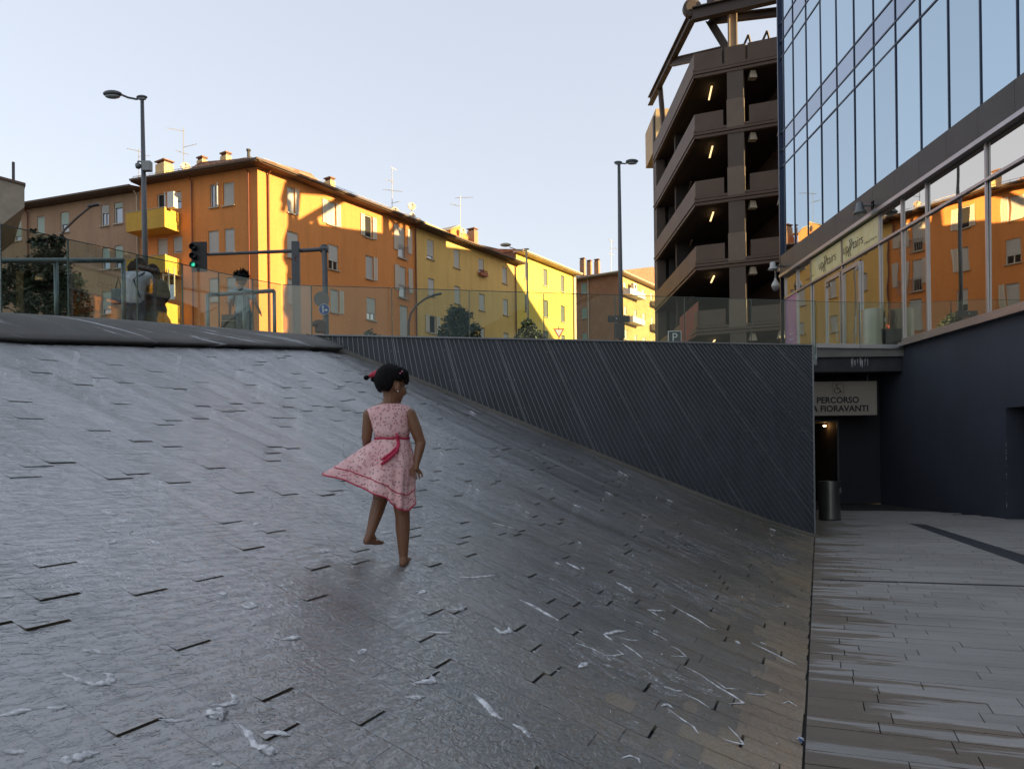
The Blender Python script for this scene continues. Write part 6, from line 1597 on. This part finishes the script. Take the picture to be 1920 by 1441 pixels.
# ---------------------------------------------------------------- people on the deck
def stripe_mat(name, c1, c2, sc=30, z=True):
    m, nt, b = nodes_of(name); w_ = N(nt, "ShaderNodeTexWave"); w_.bands_direction = 'Z'; w_.inputs["Scale"].default_value = sc; w_.inputs["Distortion"].default_value = 1.5
    nt.links.new(coords(nt), w_.inputs["Vector"]); nt.links.new(ramp(nt, w_.outputs["Fac"], [(.4, c1), (.6, c2)]), b.inputs["Base Color"]); b.inputs["Roughness"].default_value = .85; MATS[name] = m; return m
def person(label, P, Y, skin_m, hair_m, top_m, leg_m, arm_bare=True, long_hair=0.0, skirt=False):
    """P: joints as picture positions (px, py, depth offset); everything is built at distance Y"""
    J = {n_: at(v[0], v[1], Y + v[2]) for n_, v in P.items()}
    u = Y / FPX
    foot = V((J["anL"].x + J["anR"].x) / 2, Y, 0); foot.z = deck_z(foot.x, foot.y)
    t = thing("person", foot, label, "person")
    for s_ in "LR":
        a = J["an" + s_]; a.z = deck_z(a.x, a.y) + .07
    h = J["head"]; hr = P["head"][3] * u if len(P["head"]) > 3 else .11
    ch = [[(J["neck"], .06), (h, .07)], [(J["neck"], .09), (J["chest"], .15), (J["waist"], .135), (J["pelvis"], .155)]]
    for s_ in "LR":
        ch += [[(J["neck"].lerp(J["sh" + s_], .5), .08), (J["sh" + s_], .065), (J["el" + s_], .043), (J["wr" + s_], .03), (J["wr" + s_] + (J["wr" + s_] - J["el" + s_]).normalized() * .08, .03)],
               [(J["pelvis"], .13), (J["hip" + s_], .10), (J["kn" + s_], .062), (J["kn" + s_].lerp(J["an" + s_], .35), .06), (J["an" + s_], .04)], [(J["an" + s_], .042), (J["an" + s_] + V(0, .17, -.03), .035)]]
        w_ = J["wr" + s_] + (J["wr" + s_] - J["el" + s_]).normalized() * .08; dn = (J["wr" + s_] - J["el" + s_]).normalized()
        for i in range(4): ch.append([(w_ + V(0, (i - 1.5) * .018, 0), .012), (w_ + V(0, (i - 1.5) * .02, 0) + dn * (.07 + .01 * (i in (1, 2))), .010)])
        ch.append([(w_ + V(0, .03, .03), .013), (w_ + V(0, .05, -.02), .011)])
    bd = body("body", ch, [(h, (hr * .88, hr, hr * 1.15)), (h + V(hr * .3, hr * .85, -hr * .25), (.03, .04, .03)), (h + V(hr * .85, .0, -.01), (.02, .03, .035)), (h - V(hr * .85, 0, .01), (.02, .03, .035))], .014, skin_m, t, 2)
    # shirt
    ch = [[(J["neck"] - V(0, 0, .05), .10), (J["chest"], .172), (J["waist"], .158), (J["pelvis"] + V(0, 0, .02), .172)]]
    for s_ in "LR":
        q = J["sh" + s_].lerp(J["el" + s_], .55 if arm_bare else 1.0); ch.append([(J["neck"].lerp(J["sh" + s_], .4) - V(0, 0, .03), .10), (J["sh" + s_], .085), (q, .065)])
        if not arm_bare: ch.append([(q, .06), (J["wr" + s_], .042)])
    body("shirt", ch, [], .016, top_m, t, 3)
    ch = [[(J["pelvis"] - V(0, 0, .02), .162), (J["hipL"], .118)], [(J["pelvis"] - V(0, 0, .02), .162), (J["hipR"], .118)]]
    for s_ in "LR": ch.append([(J["hip" + s_], .118), (J["kn" + s_], .088), (J["an" + s_] + V(0, 0, .03), .07)])
    if skirt: ch.append([(J["pelvis"], .17), (J["knL"].lerp(J["knR"], .5), .24), (J["anL"].lerp(J["anR"], .5) + V(0, 0, .2), .27)])
    body("trousers" if not skirt else "long_skirt", ch, [], .016, leg_m, t, 3)
    mb = MB(); rn = random.Random(len(label))
    mb.ellipsoid(h + V(0, -hr * .12, hr * .22), (hr * 1.02, hr * 1.05, hr * 1.08))
    if long_hair:
        for i in range(9):
            a = (i - 4) / 4; mb.tube([h + V(a * hr * .8, -hr * .5, hr * .3), h + V(a * hr * 1.15, -hr * .95, -hr * .6), h + V(a * hr * 1.3 + rn.uniform(-.02, .02), -hr * 1.1, -hr * .6 - long_hair)], [.05, .055, .02], 8)
    else:
        for i in range(60):
            d = Vector((rn.gauss(0, 1), rn.gauss(0, 1), abs(rn.gauss(0, 1)))).normalized(); p = h + V(d.x * hr, d.y * hr, d.z * hr * 1.2 + hr * .2); mb.tube([p, p + d * .07], [.02, .006], 5)
    mb.build("hair", hair_m, t, smooth=True)
    return t, J
m_skp = skin("skin_olive", (.30, .17, .11)); m_skd = skin("skin_deep", (.14, .075, .045)); m_hb = hair_mat("hair_brown", (.045, .026, .018))
m_jean = M("denim", (.055, .075, .105), .85, var=.25, vs=6); m_tee = M("tee_white", (.46, .47, .52), .85, var=.08, vs=5); m_dk = M("dark_knit", (.035, .030, .034), .9, var=.3, vs=5)
m_strap = M("strap_black", (.02, .02, .022), .6)
t, J = person("person in a white tee and jeans bending over the railing", dict(head=(262, 497, .12, 11), neck=(262, 512, .05), chest=(256, 528, 0), waist=(253, 548, -.03), pelvis=(251, 566, -.03), shL=(238, 518, .02), shR=(277, 519, .02), elL=(231, 540, .1), elR=(284, 538, .12), wrL=(232, 556, .3), wrR=(282, 552, .3), hipL=(242, 570, 0), hipR=(261, 570, 0), knL=(239, 610, .03), knR=(262, 610, .0), anL=(238, 650, 0), anR=(263, 650, 0)), 13.2, m_skp, m_hb, m_tee, m_jean, True, .22)
mb = MB(); mb.tube([J["shR"] + V(-.02, -.07, .06), J["chest"] + V(.03, -.17, 0), J["pelvis"] + V(.16, -.10, .05)], .012, 6); mb.build("bag_strap", m_strap, t)
hb = thing("handbag", at(221, 560, 13.0), "blue grey bag hanging beside the person in the white tee", "bag"); mb = MB(); mb.box(at(221, 556, 13.05), (.20, .12, .26)); mb.build("pouch", M("bag_blue", (.10, .14, .17), .7), hb, bevel=.03); mb = MB(); mb.tube([at(216, 543, 13.05), at(222, 520, 13.05), at(228, 543, 13.05)], .01, 6); mb.build("strap", m_strap, hb)
t, J = person("person in dark clothes with long hair leaning on the railing", dict(head=(287, 509, .1, 11), neck=(290, 524, .05), chest=(291, 542, 0), waist=(291, 560, -.02), pelvis=(291, 576, -.02), shL=(275, 533, .02), shR=(306, 535, .02), elL=(272, 550, .1), elR=(313, 555, .1), wrL=(276, 560, .28), wrR=(309, 565, .3), hipL=(283, 580, 0), hipR=(300, 580, 0), knL=(282, 615, .03), knR=(301, 615, 0), anL=(281, 655, 0), anR=(302, 655, 0)), 13.5, m_skd, m_hb, m_dk, M("dark_skirt", (.05, .055, .05), .9, var=.4, vs=7), False, .30, True)
t, J = person("person in a pale striped shirt and jeans walking away with a bag", dict(head=(453, 523, 0, 11), neck=(451, 541, 0), chest=(453, 556, 0), waist=(455, 572, 0), pelvis=(456, 585, 0), shL=(436, 550, 0), shR=(471, 550, 0), elL=(431, 567, -.05), elR=(479, 567, -.05), wrL=(431, 582, .05), wrR=(485, 580, -.02), hipL=(449, 589, 0), hipR=(464, 589, 0), knL=(449, 622, .1), knR=(465, 622, -.05), anL=(449, 655, .15), anR=(465, 655, -.15)), 16.8, m_skp, m_hr, stripe_mat("shirt_stripe", (.22, .27, .28), (.36, .42, .43), 22), m_jean, True, 0)
mb = MB(); mb.tube([J["neck"] + V(.10, -.14, -.02), J["chest"] + V(-.08, -.19, .04), J["waist"] + V(-.17, -.12, -.05)], .018, 6); mb.build("bag_strap", m_strap, t)
bg = thing("shopping_bag", at(429, 616, 16.8), "brown shopping bag in the walking person's hand", "bag"); mb = MB(); c = at(430, 602, 16.8); mb.add([c + V(-.17, -.05, -.17), c + V(.17, -.05, -.17), c + V(.17, .05, -.17), c + V(-.17, .05, -.17), c + V(-.15, -.03, .14), c + V(.15, -.03, .14), c + V(.15, .03, .14), c + V(-.15, .03, .14)], [(3, 2, 1, 0), (4, 5, 6, 7), (0, 1, 5, 4), (1, 2, 6, 5), (2, 3, 7, 6), (3, 0, 4, 7)]); mb.build("sack", M("bag_brown", (.06, .045, .03), .7), bg)
mb = MB(); mb.tube([c + V(-.07, 0, .14), J["wrL"] + V(0, 0, -.09), c + V(.07, 0, .14)], .008, 6); mb.build("handle", m_strap, bg); mb = MB(); mb.box(c + V(0, -.052, .0), (.32, .006, .02)); mb.build("band", M("band_tan", (.30, .22, .12), .7), bg)
